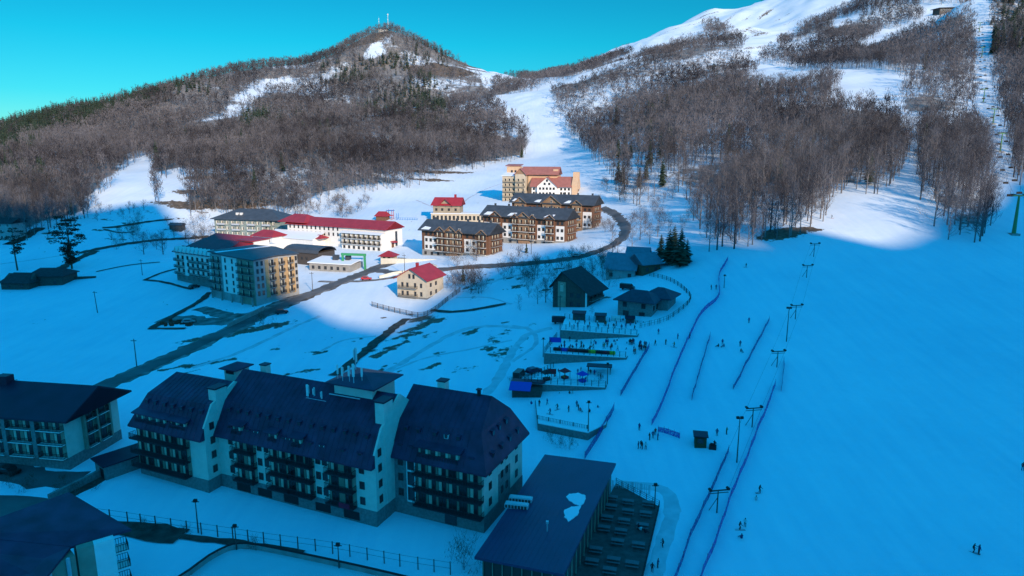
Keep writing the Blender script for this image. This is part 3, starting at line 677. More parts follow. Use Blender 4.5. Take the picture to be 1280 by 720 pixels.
for z in (3.6, 6.4, 9.0):
    for y in (8.0, 19.0): put(wA, 'window', hotel, (17.21, y, z), rad(90))
    for y in (12.6, 14.6): put(wB, 'window', hotel, (17.26, y, z), rad(90))
# glazed stair stack of the right wing
b = MB(); b.box(3.0, 5.1, 2.6, 4.5, 5.6, E1, 1)
for z in (2.6, 5.4, 8.2, 10.7): b.box(2.9, 5.0, z, 4.6, 5.2, z+.3, 0)
b.box(2.9, 5.0, 2.6, 3.05, 5.2, E1, 0).box(4.45, 5.0, 2.6, 4.6, 5.2, E1, 0); H(b, 'stair_glazing', [M_WFRAME, M_GLASS])
b = MB(); b.box(10, 5.3, 0, 12.2, 5.43, 2.2, 0).box(9.6, 4.4, 2.3, 12.6, 5.5, 2.45, 1); H(b, 'entrance', [M_GLASS, M_METAL])
# roof structures
def hutch(x0, x1, y0, y1, z0, z1, h, ov=.8, nm='roof_hutch', win=True):
    b = MB(); b.box(x0, y0, z0, x1, y1, z1, 0); v = [(x0-ov,y0-ov,z1),(x1+ov,y0-ov,z1),(x1+ov,y1+ov,z1),(x0-ov,y1+ov,z1)]
    b.slab(v, .2, 1); c = ((x0+x1)/2, (y0+y1)/2, z1+h)
    b.add([(p[0], p[1], p[2]+.005) for p in v]+[c], [(0,1,4),(1,2,4),(2,3,4),(3,0,4)], 1)
    if win: b.box(x0+.5, y0-.06, z1-1.1, x1-.5, y0+.02, z1-.3, 2)
    return H(b, nm, [M_CREAM, M_DROOF, M_GLASS])
hutch(-12.5, -4.5, 6.5, 13.5, 17, 21.6, 1.2, 1.2, win=False)
hutch(-41.2, -38.2, 9, 12.5, 12, 19.6, .9, .7)
def chimney(x, y, z0, z1, w=.9, m=None):
    b = MB(); b.box(x-w/2, y-w/2, z0, x+w/2, y+w/2, z1, 0).box(x-w/2-.15, y-w/2-.15, z1, x+w/2+.15, y+w/2+.15, z1+.2, 1); H(b, 'chimney', [m or M_CREAM, M_NROOF])
chimney(-31.0, 9.5, 18, 21.4, 1.3); chimney(5.0, 14.5, 18, 21.6, 1.5); chimney(12.6, 13.5, 18.5, 21.3, .5, M_BLACK); chimney(-53, 6, 12, 15.5, .8, M_DROOF)
an = MB(); an.tube((0,0,0), (0,0,2.6), .06, k=6, m=0).box(-.16, -.2, .9, .16, -.06, 2.6, 1).box(-.16,.1,1.2,.16,.2,2.4,1); ame = an.mesh('antenna', [M_METAL, M_WHITE])
for x, y, z, s in ((-17.2, 5, 17.6, 1.25), (-16.2, 5.4, 17.9, .9), (-14.4, 5.2, 17.8, .8), (-12.0, 7, 22, 1.0), (-10.5, 6.4, 22, 1), (-9.2, 6.6, 22, 1.1), (-8.0, 6.2, 22, 1.35), (-12.2, 12.5, 22, 1.6), (-7.2, 7.5, 22, 1)):
    put(ame, 'antenna', hotel, (x, y, z), R.random()*3, (s, s, s))
b = MB()
for x0, x1, y0, y1, z in ((-17.6, -13.2, 4.9, 5.1, 18.2), (-13, -6.5, 5.6, 5.8, 19.4)): b.box(x0, y0, z, x1, y1, z+.12, 0)
H(b, 'antenna_rack', [M_METAL])
bl = MB(); bl.box(-1.1, -.04, 0, 1.1, .04, .9); o = bl.build('red_blanket', mat('red_cloth', (.5, .02, .05), .9), None); 
c_, s_ = math.cos(AX), math.sin(AX); o.location = (-22.6+c_*-5.4-s_*-1.45, 104+s_*-5.4+c_*-1.45, 2.95); o.rotation_euler = (0, 0, AX)
tag(o, 'red blanket hanging over the lowest balcony rail of the long cream hotel', 'blanket')
# ------------------------------------------------------------------ left neighbour with low gable
lh = empty('gabled_hotel', (-85.8, 122.9, 1.0), rad(-9.5), 'dark roofed hotel with white edged balconies cut off by the left frame edge', 'hotel')
b = MB(); gable_wall(-42, 0, 0, 14, 2.4, 11, 3.1, 0, b); b.box(-42.05, -.06, -3, .06, 14.06, 2.4, 1); b.box(-41.9, -.05, 2.45, -.15, .05, 10.9, 2)
b.box(.0, 4.2, 2.4, .08, 11.0, 12.6, 2); b.build('wall', [M_CREAM, M_STONE, M_TAN], lh)
b = gable_roof(-43, 2.2, -1.8, 15.8, 10.7, 4.1, .35); b.box(-20, 5.6, 14, -17.5, 7.5, 16, 0); b.build('roof', [M_NROOF], lh)
for x, y in ((-24, 4), (-31, 5.2)): gable_roof(x-1, x+1, y-1.5, y+2.5, 13.4, .6).build('roof_dormer', [M_NROOF], lh)
pr = MB().box(-.45, -.9, 0, .45, .1, 8.6).mesh('pilaster', [M_STONE])
bm_ = balcony_mesh(5.3, 1.0, M_WHITE, M_RAIL)
for i in range(6):
    for z in (2.5, 5.3, 8.1): put(bm_, 'balcony', lh, (-2.9-i*6.6, -.03, z))
    put(pr, 'pilaster', lh, (-6.2-i*6.6, 0, 2.4))
    for z in (2.5, 5.3, 8.1):
        for dx in (-1.3, 1.1): put(dA, 'balcony_door', lh, (-2.9-i*6.6+dx, -.05, z+.02))
bs = balcony_mesh(2.4, .8, M_WHITE, M_RAIL)
for z in (2.6, 5.4, 8.2):
    for y in (5.9, 9.3): put(bs, 'balcony', lh, (.1, y, z), rad(90)); put(dB, 'balcony_door', lh, (.1, y, z), rad(90))
ps = MB().box(-.25, -.7, 0, .25, .1, 9.6).mesh('pilaster', [M_TAN])
for y in (4.3, 7.6, 11.0): put(ps, 'pilaster', lh, (0, y, 2.4), rad(90))
# ------------------------------------------------------------------ prow roofed building, bottom left corner
pb = empty('corner_lodge', (-62, 84, 0), 0, 'dark prow roofed lodge with pale end wall in the bottom left corner', 'lodge')
def rel(px, py, z, o=(-62, 84, 0)): p = atz(px, py, z); return (p[0]-o[0], p[1]-o[1], z)
a1, a2, a3, a4 = rel(88, 683, 10), rel(164, 661, 10), rel(86, 615, 12.2), rel(-60, 668, 12.2)
b = MB(); b.slab([a4, a1, a2, a3], .35); b.build('roof', [M_DROOF], pb)
b1, b2, b3, b4 = rel(88, 683.5, 9.98), rel(57, 722, 9.6), rel(10, 830, 9.0), rel(-90, 760, 9.2)
b = MB(); b.slab([rel(-60, 668, 12.15), b4, b3, b2, b1], .35); b.build('roof', [M_DROOF], pb)
w1, w2 = rel(96, 690, 9.6), rel(143, 676, 9.6)
def quadwall(b, p, q, d, z0, z1, m):
    n_ = np.array([-(q[1]-p[1]), q[0]-p[0]]); n_ = n_/np.linalg.norm(n_)*d
    poly = [(p[0], p[1]), (q[0], q[1]), (q[0]+n_[0], q[1]+n_[1]), (p[0]+n_[0], p[1]+n_[1])]
    b.prism(poly, z0, z1, m)
lp = lambda f: tuple(w1[i]*(1-f)+w2[i]*f for i in range(3))
b = MB(); quadwall(b, lp(0), lp(.45), 9, -2, 9.9, 1); quadwall(b, lp(.451), lp(1), 9, -2, 9.9, 0); quadwall(b, (w1[0]-3.5, w1[1]-4.0), (w1[0]-.1, w1[1]-.3), 8, -2, 9.3, 1)
b.build('wall', [M_WHITE, M_TAN], pb)
ang = math.atan2(w2[1]-w1[1], w2[0]-w1[0])
for z in (2.2, 4.9, 7.4): put(balcony_mesh(2.2, 1.6, M_WHITE, M_RAIL), 'balcony', pb, (w2[0]-math.sin(ang)*1.6, w2[1]+math.cos(ang)*1.6, z), ang+rad(90))
b = MB(); b.box(w1[0]-2.1, w1[1]-3.1, 0, w1[0]-1.7, w1[1]-2.7, 9.3, 0).box(w1[0]-.7, w1[1]-1.3, 0, w1[0]-.35, w1[1]-.95, 9.4, 0); b.build('column', [M_METAL], pb)
# ------------------------------------------------------------------ sheet roofed pavilion and its terrace
pv = empty('pavilion', (8, 92, 0), 0, 'low building with wide flat dark blue roof beside the cream hotel', 'pavilion')
def relp(px, py, z): p = atz(px, py, z); return (p[0]-8, p[1]-92, z)
r1, r2, r3, r4 = relp(593, 696, 5.6), relp(705, 718, 6.2), relp(770, 579, 6.6), relp(681, 568, 6.0)
rf = MB().slab([r1, r2, r3, r4], .4)
for i in range(1, 16):
    f = i/16; p = [r1[k_]*(1-f)+r2[k_]*f for k_ in range(3)]; q = [r4[k_]*(1-f)+r3[k_]*f for k_ in range(3)]; rf.tube((p[0], p[1], p[2]+.0), (q[0], q[1], q[2]+.0), .04, k=3)
rf = rf.build('roof', [mat('navy_sheet_roof', (.09, .045, .10), .4, noise=.15, scale=.15)], pv)
cen = [sum(r[i] for r in (r1, r2, r3, r4))/4 for i in range(3)]
ins = lambda r, f=.9: (cen[0]+(r[0]-cen[0])*f, cen[1]+(r[1]-cen[1])*f)
b = MB().prism([ins(r1), ins(r2), ins(r3), ins(r4)], -2, [5.1, 5.7, 6.1, 5.5]); b.build('wall', [M_FRAME], pv)
# glazed front with mullions
b = MB(); p, q = ins(r1, .905), ins(r2, .905)
for i in range(9): f = i/8; x, y = p[0]*(1-f)+q[0]*f, p[1]*(1-f)+q[1]*f; b.box(x-.08, y-.12, 0, x+.08, y+.05, 5.1)
p, q = ins(r2, .91), ins(r3, .91)
for i in range(14): f = i/13; x, y = p[0]*(1-f)+q[0]*f, p[1]*(1-f)+q[1]*f; b.box(x-.06, y-.06, 0, x+.12, y+.06, 5.4)
b.build('mullions', [M_TAN], pv)
_n = np.cross(np.array(r2)-np.array(r1), np.array(r4)-np.array(r1))
def onroof(px, py):
    o_ = CAM-np.array([8, 92, 0]); r_ = ray(px, py); t_ = ((np.array(r1)-o_)@_n)/(r_@_n); return tuple(o_+r_*t_)
def vis_blob(name, pts_, parent, m, t=.12, n=40, seed=0):
    rr_ = random.Random(seed); poly = []
    for i in range(len(pts_)):
        a, c = pts_[i], pts_[(i+1) % len(pts_)]
        for k_ in range(4): f = k_/4; poly.append((a[0]*(1-f)+c[0]*f+rr_.uniform(-.12, .12), a[1]*(1-f)+c[1]*f+rr_.uniform(-.12, .12)))
    A_ = sum(poly[i-1][0]*poly[i][1]-poly[i][0]*poly[i-1][1] for i in range(len(poly)))
    if A_ < 0: poly = poly[::-1]
    zz = [min(pts_, key=lambda q: (q[0]-p[0])**2+(q[1]-p[1])**2)[2] for p in poly]; return MB().prism(poly, [z-.25 for z in zz], [z+t for z in zz]).build(name, [m], parent)
sn1 = vis_blob('snow_patch', [onroof(*p) for p in ((707,622),(711,618),(722,617),(732,620),(731,628),(725,633),(717,630))], None, M_SNOWY)
sn2 = vis_blob('snow_patch', [onroof(*p) for p in ((705,638),(714,634),(726,633),(722,644),(711,653),(706,647))], None, M_SNOWY)
for o, l in ((sn1, 'upper rounded patch of snow left on the flat dark pavilion roof'), (sn2, 'lower pointed patch of snow left on the flat dark pavilion roof')): o.location = (8, 92, 0); tag(o, l, 'snow patch')
ac = MB(); ac.box(-1.9, -.55, 0, 1.9, .55, .7, 0); 
for i in range(7): ac.box(-1.8+i*.52, -.6, .1, -1.45+i*.52, -.54, .6, 1)
ac.box(-1.7, -.4, .7, 1.7, .4, .82, 0); acm = ac.mesh('air_unit', [M_METAL, M_FRAME])
for (px, py), l in (((651,626), 'farther grey air conditioning unit on the flat pavilion roof'), ((646,634), 'nearer grey air conditioning unit on the flat pavilion roof')):
    p = onroof(px, py); o = put(acm, 'air_conditioner', None, (p[0]+8, p[1]+92, p[2]-.05), rad(-12)); tag(o, l, 'air unit', 'air units on the pavilion roof')
p = onroof(684, 664); b = MB().tube((p[0], p[1], p[2]-.3), (p[0], p[1], p[2]+1.5), .09, k=8).box(p[0]-.2, p[1]-.2, p[2]+1.3, p[0]+.2, p[1]+.2, p[2]+1.65); b.build('flue', [M_METAL, ], rf)
# terrace
T = [atz(*p, .6) for p in ((706,722),(770,604),(824,633),(800,735))]
tc = sum(T)/4; tz = .6
tr = MB().prism([(p[0], p[1]) for p in (T[0], T[3], T[2], T[1])], -2, tz)
tr = tr.build('terrace_deck', [mat('terrace_planks', (.085, .08, .075), .85, noise=.25, scale=1.2)], None); tag(tr, 'dark plank terrace beside the flat roofed pavilion', 'terrace')
b = MB()
def railpath(b, P, h=1.1, st=2.0, pr_=.05, bars=True, wires=3):
    for a, c in zip(P[:-1], P[1:]):
        a, c = np.array(a, float), np.array(c, float); l = np.linalg.norm(c-a); k_ = max(1, int(round(l/st)))
        for i in range(k_+1): p_ = a+(c-a)*i/k_; b.box(p_[0]-pr_, p_[1]-pr_, p_[2]-.1, p_[0]+pr_, p_[1]+pr_, p_[2]+h)
        for w_ in range(wires): z = h*(1-w_/wires)-.03; b.tube(a+np.array([0,0,z]), c+np.array([0,0,z]), .025, k=4)
railpath(b, [T[1], T[2], T[3]], 1.1, 1.6)
o = b.build('terrace_railing', [M_BLACK]); tag(o, 'black railing along the outer edge of the plank terrace', 'railing')
tb = MB(); tb.box(-.9, -.38, .70, .9, .38, .76); 
for s_ in (-1, 1): tb.box(-.9, s_*.72-.13, .42, .9, s_*.72+.13, .46); 
for sx in (-.6, .6): tb.box(sx-.04, -.75, .36, sx+.04, .75, .42).tube((sx, -.62, 0), (sx, -.2, .7), .04).tube((sx, .62, 0), (sx, .2, .7), .04)
M_TBL = mat('weathered_table', (.15, .145, .15), .8, noise=.15, scale=1)
def sub(mesh_parts): pass
tt = MB().box(-1.0, -.45, .70, 1.0, .45, .77).mesh('tabletop', [M_TBL]); bn = MB().box(-1.0, -.16, .42, 1.0, .16, .47).mesh('bench', [M_TBL])
lg = MB()
for sx in (-.65, .65): lg.box(sx-.04, -.85, .36, sx+.04, .85, .42).tube((sx, -.7, 0), (sx, -.2, .7), .045).tube((sx, .7, 0), (sx, .2, .7), .045)
lg = lg.mesh('frame', [M_FRAME])
TP = [(764,636,0),(759,650,0),(755,663,0),(785,642,1),(780,654,1),(776,667,1),(772,680,1),(807,645,2),(803,660,2),(798,684,2),(767,703,1),(762,716,1),(745,690,0),(740,705,0),(790,708,2),(785,630,3),(765,625,3),(810,632,3)]
rows = {0: 'in the row next to the pavilion wall', 1: 'in the middle row', 2: 'in the outer row by the railing', 3: 'in the short row at the far edge'}
cnt = {}
for px, py, r_ in TP:
    p = atz(px, py, .6); t_ = empty('picnic_table', (p[0], p[1], .6), rad(-14), 'grey picnic table %s of the terrace' % rows[r_], 'picnic table', 'picnic tables on the terrace, '+rows[r_])
    put(tt, 'tabletop', t_, (0,0,0)); put(lg, 'frame', t_, (0,0,0)); put(bn, 'bench', t_, (0,.7,0)); put(bn, 'bench', t_, (0,-.7,0))
# small stone outbuilding with dark roof between the two hotels
q1, q2 = atz(113, 588, .5), atz(133, 602, .5)
sb = empty('stone_outbuilding', (q2[0], q2[1], .3), rad(52), 'low stone outbuilding with dark flat roof between the two hotels', 'outbuilding')
b = MB(); b.box(0, 0, -2, 17, 4.5, 3.2, 0); b.box(-.05, .8, 0, .05, 2.4, 2.4, 1); b.box(7, -.05, 0, 9, .05, 2.3, 1); b.build('wall', [M_STONE, M_BLACK], sb)
b = MB(); b.slab([(-.5,-.5,3.45),(17.5,-.5,3.45),(17.5,5,3.7),(-.5,5,3.7)], .25); b.build('roof', [M_NROOF], sb)
pw = atz(150, 577, 3.5)
# ------------------------------------------------------------------ village buildings
def site(name, pl, pr, label, cat, group=None, dz=0.0, ang=None):
    A, B = G(*pl), G(*pr); a = math.atan2(B[1]-A[1], B[0]-A[0]) if ang is None else rad(ang)
    z = min(A[2], B[2])+dz; o = empty(name, (A[0], A[1], z), a, label, cat, group)
    o['w_'] = float(np.hypot(*(B-A)[:2])); w = o['w_']; del o['w_']; return o, w
def flat_roof(b, x0, x1, y0, y1, z, t=.3, ov=.4, m=0): return b.box(x0-ov, y0-ov, z, x1+ov, y1+ov, z+t, m)
WN = window_mesh(1.3, 1.5, M_FRAME, 2); WW = window_mesh(1.3, 1.5, M_WFRAME, 2); WT = window_mesh(.9, 1.7, M_FRAME, 1); WD = window_mesh(1.6, 2.1, M_FRAME, 2, curt=.4)
def grid(parent, me, xs, zs, y=0.0, rz=0.0, name='window', x=None):
    for z in zs:
        for t_ in xs:
            put(me, name, parent, (t_, y-.01, z) if x is None else (x+.01*(1 if rz > 0 else -1), t_, z), rz)
M_ORANGE = mat('ochre_cladding', (.46, .30, .15), .8, noise=.12, scale=.8)
M_GREY = mat('grey_render', (.34, .34, .33), .85, noise=.12, scale=.8)
M_GREEN = mat('grey_green_cladding', (.22, .27, .25), .85, noise=.15, scale=.8)
M_PEACH = mat('peach_render', (.62, .42, .27), .85, noise=.07, scale=.6)
M_TERRA = mat('faded_red_roof', (.36, .14, .115), .6, noise=.12, scale=.5)
M_YEL = mat('pale_yellow_render', (.54, .46, .35), .85, noise=.08, scale=.7)
# --- apartment block with white stripe (foreground corner of the village)
ab, W_ = site('apartment_block', (267,371), (321,383), 'six storey apartment block with dark roof and one white panelled strip beside the road', 'apartment block')
HB, DB = 17.2, 19.0
b = MB(); b.box(0, 0, -2, W_, DB, HB, 0); b.box(W_*.28, -.08, 3, W_*.62, .02, HB-.2, 1); b.box(W_*.64, -.05, .2, W_-.02, .02, HB-.3, 2)
for i, (y0, y1) in enumerate(((4.6, 6.2), (8.6, 10.4), (12.8, 14.6), (16.2, 17.6))): b.box(W_-.02, y0, 2.5, W_+.1, y1, HB-.6, 3)
b.build('wall', [M_GREY, M_WHITE, M_TAN, M_ORANGE], ab)
b = MB(); v = [(-.6,-.6,HB+1.0),(W_*.45,-.9,HB+.35),(W_+.6,-.6,HB+.1),(W_+.6,DB*.5,HB+.7),(W_+.6,DB+.6,HB+.2),(W_*.5,DB+.6,HB+1.6),(-.6,DB+.6,HB+1.2)]
b.slab([v[0], v[1], v[5], v[6]], .4).slab([v[1], v[2], v[3], v[5]], .4).slab([v[3], v[4], v[5]], .4); rf = b.build('roof', [M_SLATE], ab)
b = MB().slab([(3, .0, HB+.9), (5.2, -.4, HB+.82), (12, DB-.2, HB+1.68), (10.4, DB-.2, HB+1.66)], .08); b.build('snow_strip', [M_SNOWY], rf)
zs6 = [3.3+i*2.75 for i in range(5)]
grid(ab, WT, (W_*.36, W_*.52), [z+.3 for z in zs6], -.09)
grid(ab, WD, (W_*.72, W_*.88), zs6, -.06)
grid(ab, WD, (W_*.06, W_*.18), zs6[:5])
bmx = balcony_mesh(W_*.24, 1.1, M_CONC, M_RAIL); bmz = balcony_mesh(W_*.33, 1.1, M_CONC, M_RAIL)
for z in zs6: put(bmx, 'balcony', ab, (W_*.125, 0, z)); put(bmz, 'balcony', ab, (W_*.81, 0, z))
bmr = balcony_mesh(2.2, 1.0, M_CONC, M_RAIL)
for z in zs6:
    for y in (7.4, 11.6, 15.4): put(bmr, 'balcony', ab, (W_+.02, y, z), rad(90)); put(WD, 'balcony_door', ab, (W_+.02, y, z), rad(90))
    for y in (1.4, 3.3, 18.3): put(WT, 'window', ab, (W_+.02, y, z+.4), rad(90))
b = MB()
for i in range(5): b.box(1+i*(W_-2)/4-.25, -1.2, -1, 1+i*(W_-2)/4+.25, -.7, 3.0, 0)
b.build('pillars', [M_CONC], ab) if False else b.build('colonnade', [M_CONC], ab)
# --- white block with small gables and red roof behind it
wb, W2 = site('guesthouse', (222,350), (268,361), 'white five storey guesthouse with row of small white gables and red roof', 'guesthouse', dz=1)
b = MB(); b.box(0, 0, -2, W2, 22, 12.5, 0); b.box(.02, -.06, -2, W2-.02, .0, 2.6, 1); b.build('wall', [M_WHITE, M_STONE], wb)
b = gable_roof(-1, W2+2, 2, 24, 12.6, 4.4, .3, 3, 1); b.build('roof', [M_RED], wb)
b = MB(); b.slab([(-.8,-.9,12.4),(W2+.5,-.9,12.4),(W2+.5,4,14.4),(-.8,4,14.4)], .25); b.build('front_roof', [M_NROOF], wb)
gm = MB(); gm.add([(-1.1,0,0),(1.1,0,0),(0,0,1.9),(-1.1,.25,0),(1.1,.25,0),(0,.25,1.9)], [(0,1,2),(5,4,3),(0,3,4,1),(1,4,5,2),(2,5,3,0)], 0)
gm.slab([(-1.4,-.3,-.2),(0,-.3,2.2),(0,3,2.2),(-1.4,3,-.2)][::-1], .12, 1).slab([(0,-.3,2.2),(1.4,-.3,-.2),(1.4,3,-.2),(0,3,2.2)][::-1], .12, 1); gm = gm.mesh('gable', [M_WHITE, M_WFRAME])
for i in range(9): put(gm, 'gable', wb, (1.8+i*(W2-3.2)/8, -.7, 12.5))
zsw = (.3, 3.2, 6.0, 8.8)
grid(wb, WN, [2+i*3.4 for i in range(8)], [z+.7 for z in zsw])
bq = balcony_mesh(5.5, 1.3, M_CONC, M_RAIL)
for z in zsw[1:]:
    for x in (3.2, 13.5, 20.5): put(bq, 'balcony', wb, (x, -.03, z))
# red roofed rear wing right of it, with white raised wall
rw = empty('red_roofed_annexe', tuple(G(262,338)+np.array([0,0,0])), rad(-30), 'annexe with crimson roof and tall white end wall behind the guesthouse', 'annexe')
b = MB(); b.box(-12, 6, -2, 22, 20, 11.5, 0); b.box(14, 5.5, -1, 24, 14, 14, 0); b.build('wall', [M_WHITE], rw)
gable_roof(-13, 14, 4.8, 21, 11.6, 3.4, .3, 2, 0).build('roof', [M_RED], rw)
b = MB().slab([(13.6,4.4,14.3),(24.5,4.4,14.3),(24.5,14.5,14.6),(13.6,14.5,14.6)], .3); b.slab([(16,2.5,11.8),(24,2.5,11.2),(24,5.6,13.5),(16,5.6,13.5)], .2); b.build('flat_roof', [M_RED], rw)
# --- grey green four storey block with hipped roof
gb, W3 = site('hip_roofed_block', (270,302), (338,307), 'grey green four storey block with dark hipped roof at the forest foot', 'apartment block', dz=-.5, ang=-14)
b = MB(); b.box(0, 0, -3, 33, 18, 14.0, 0); b.box(33.0, 1, -3, 42, 17, 14.0, 0)
b.build('wall', [M_GREEN], gb); b = gable_roof(-1.6, 43.5, -1.6, 20, 13.9, 5.2, .35, 12, 12); rf = b.build('roof', [M_SLATE], gb)
b = MB().box(12.6, 2.6, 15.4, 14, 3.8, 17.2).box(15.2, 2.6, 15.4, 16.6, 3.8, 17.2); b.build('chimney', [M_WHITE], rf)
zs3 = (1.2, 4.3, 7.4, 10.5)
grid(gb, window_mesh(1.5, 1.9, M_WFRAME, 2, curt=.5), [2+i*3.3 for i in range(12)], [z+.3 for z in zs3])
bq = balcony_mesh(5.0, 1.2, M_GREEN, M_METAL, solid=.8)
for z in zs3[1:]:
    for x in (5, 14.5, 24.5, 34): put(bq, 'balcony', gb, (x, -.03, z))
# --- long white hotel with crimson roof
wh, W4 = site('red_roofed_hotel', (425,308), (480,316), 'long white hotel with crimson gable roof and dark window in its end wall', 'hotel', ang=-27)
W4 = 30.0; X0 = -36
b = gable_wall(X0, W4, 0, 13.5, -3, 11.2, 2.6, 0); b.build('wall', [M_WHITE], wh)
b = gable_roof(X0-.8, W4+.9, -1.2, 14.7, 10.9, 3.5, .3, 0, 0); b.build('roof', [M_RED], wh)
b = MB().box(3.5, -2.6, -2, 29, -.02, 8.6, 0); b.build('gallery_wall', [M_WHITE], wh)
b = MB(); b.slab([(3,-3.6,8.5),(29.4,-3.6,8.5),(29.4,.05,9.4),(3,.05,9.4)], .2); b.build('gallery_roof', [M_SNOWY], wh)
bq = balcony_mesh(3.0, 1.1, M_WHITE, M_RAIL)
for z in (2.9, 5.8):
    for i in range(8): put(bq, 'balcony', wh, (5.2+i*3.15, -2.62, z)); put(WD, 'balcony_door', wh, (5.2+i*3.15, -2.62, z+.05))
grid(wh, WN, [5.2+i*3.15 for i in range(8)], (.4,), -2.62); grid(wh, WT, [-34+i*3 for i in range(12)], (5.8, 8.6)); grid(wh, WN, [6+i*3.2 for i in range(8)], (9.3,)) if False else None
b = MB(); b.box(W4-.05, 7.5, 1.0, W4+.12, 9.2, 9.2, 0); b.build('stair_window', [M_GLASS], wh)
b = MB().slab([(W4,3.2,4.6),(W4+2,3.2,4.0),(W4+2,7.2,4.0),(W4,7.2,4.6)], .2); b.build('door_canopy', [M_RED], wh)
b = MB().box(W4-.05, 4.2, .5, W4+.1, 6.2, 3.4); b.build('door', [M_WOOD], wh)
# lower wings of it, left
b = MB(); b.box(-44, -9, -3, -10, -.02, 4.6, 0); b.build('wing_wall', [M_WHITE], wh); b = MB().slab([(-44.5,-9.6,4.6),(-9.6,-9.6,4.6),(-9.6,-.05,7.4),(-44.5,-.05,7.4)], .25); b.build('wing_roof', [M_SNOWY], wh)
gable_roof(-46, -30, -17, -6, 5.6, 2.8, .3, 4, 4).build('wing_roof', [M_RED], wh); b = MB().box(-45, -16, -3, -31, -7, 5.5, 0); b.build('wing_wall', [M_WHITE], wh); grid(wh, WN, [-44+i*2.6 for i in range(5)], (2.6,), -16.02)
gable_roof(-13, -7, -7, 0, 4.9, 1.6, .2, 2, 2).build('wing_roof', [M_RED], wh)
gable_roof(-41, -22, -2.0, 14, 12.0, 3.6, .3, 5, 5).build('raised_roof', [M_RED], wh)
# --- timber and white alpine hotels
def alpine(name, pl, pr, ang, label, L_, Dp, segs, HW=11.5, hr=3.4, dz=0.0, floors=3, base=3.0):
    o, w = site(name, pl, pr, label, 'hotel', 'slate roofed timber and white hotels', dz=dz, ang=ang)
    b = gable_wall(0, L_, 0, Dp, -4, HW, hr-.4, 0); b.box(-.05, -.05, -4, L_+.05, Dp+.05, base, 1); b.box(-.03, -.03, HW-2.7, L_+.03, Dp+.03, HW-.1, 0)
    wl = b.build('wall', [M_WOOD, M_CONC], o)
    rb = gable_roof(-1.3, L_+1.3, -1.6, Dp+1.6, HW-.4, hr+.5, .3); rf = rb.build('roof', [M_SLATE], o)
    sl_ = (hr+.5)/(Dp/2+1.6); fh = (HW-base)/floors
    for s in segs:
        x0, x1, kind = s
        if kind == 'w':
            b = MB().box(x0, -.12, base, x1, .0, HW-fh-.1, 0); b.build('white_panel', [M_WHITE], o)
            n_ = max(2, int((x1-x0)/2.4)); grid(o, WN, [x0+(x1-x0)*(i+.5)/n_ for i in range(n_)], [base+.7+fh*k_ for k_ in range(floors-1)], -.13)
            grid(o, WN, [x0+(x1-x0)*(i+.5)/n_ for i in range(n_)], [HW-fh+.4], -.04)
        else:
            big = kind == 'G'; pj = 1.0
            b = MB(); xm = (x0+x1)/2; gh = (x1-x0)*.36; top = HW-.2
            b.box(x0, -pj, -1 if big else base, x1, .0, top, 0)
            b.add([(x0,-pj,top),(x1,-pj,top),(xm,-pj,top+gh),(x0,Dp*.4,top),(x1,Dp*.4,top),(xm,Dp*.4,top+gh)], [(0,1,2),(5,4,3),(0,3,4,1),(1,4,5,2),(2,5,3,0)], 0)
            b.build('timber_bay', [M_LWOOD if big else M_WOOD], o)
            b = MB(); e_ = .7
            for sgn, xa in ((-1, x0-e_), (1, x1+e_)):
                q = [(xa,-pj-.8,top-gh*e_*2/(x1-x0)+.1),(xm,-pj-.8,top+gh+.25),(xm,Dp*.45,top+gh+.25),(xa,Dp*.45,top-gh*e_*2/(x1-x0)+.1)]
                b.slab(q if sgn > 0 else q[::-1], .22, 0)
            for sgn, xa in ((-1, x0-e_), (1, x1+e_)): b.tube((xa,-pj-.85,top-gh*e_*2/(x1-x0)), (xm,-pj-.85,top+gh+.15), .16, k=4, m=1)
            b.build('gable_roof', [M_SLATE, M_LWOOD], rf)
            me = balcony_mesh(x1-x0-.2, 1.2, M_WHITE, M_WOOD, bars=.35, solid=.0)
            for k_ in range(floors):
                z = base+fh*k_; put(me, 'balcony', o, (xm, -pj-.02, z)); n_ = max(2, int((x1-x0)/2.5))
                grid(o, WD, [x0+(x1-x0)*(i+.5)/n_ for i in range(n_)], [z+.05], -pj-.01, name='balcony_door')
            put(window_mesh(1.2, 1.4, M_WFRAME, 2), 'window', o, (xm, -pj-.02, top+.2))
    # right end with its own balconies
    me = balcony_mesh(Dp*.7, 1.4, M_CONC, M_WOOD, bars=.35)
    for k_ in range(floors): z = base+fh*k_; put(me, 'balcony', o, (L_+.02, Dp/2, z), rad(90)); grid(o, WD, (Dp*.3, Dp*.5, Dp*.7), [z+.05], rz=rad(90), x=L_+.03, name='balcony_door')
    grid(o, WN, [2+i*(L_-4)/9 for i in range(10)], [.6], -.06)
    # chimneys along the ridge and snow left on the slope
    ch = MB().box(-.4,-.4,-1.5,.4,.4,1.0).mesh('chimney', [M_SLATE])
    for i in range(6): put(ch, 'chimney', rf, (3+i*(L_-6)/5, Dp/2+1, HW+hr))
    return o, rf, sl_
def roof_snow(rf, x0, x1, y0, y1, HW, sl_):
    f = lambda y: HW-.4+(y+1.6)*sl_+.06
    R_ = random.Random(int(x0*7)); P = []
    for x, y in ((x0,y0),(x1,y0),(x1,y1),(x0+(x1-x0)*.3,y1)): P.append((x+R_.uniform(-.5,.5), y+R_.uniform(-.3,.3)))
    b = MB().slab([(x, y, f(y)) for x, y in P], .1); b.build('snow_patch', [M_SNOWY], rf)
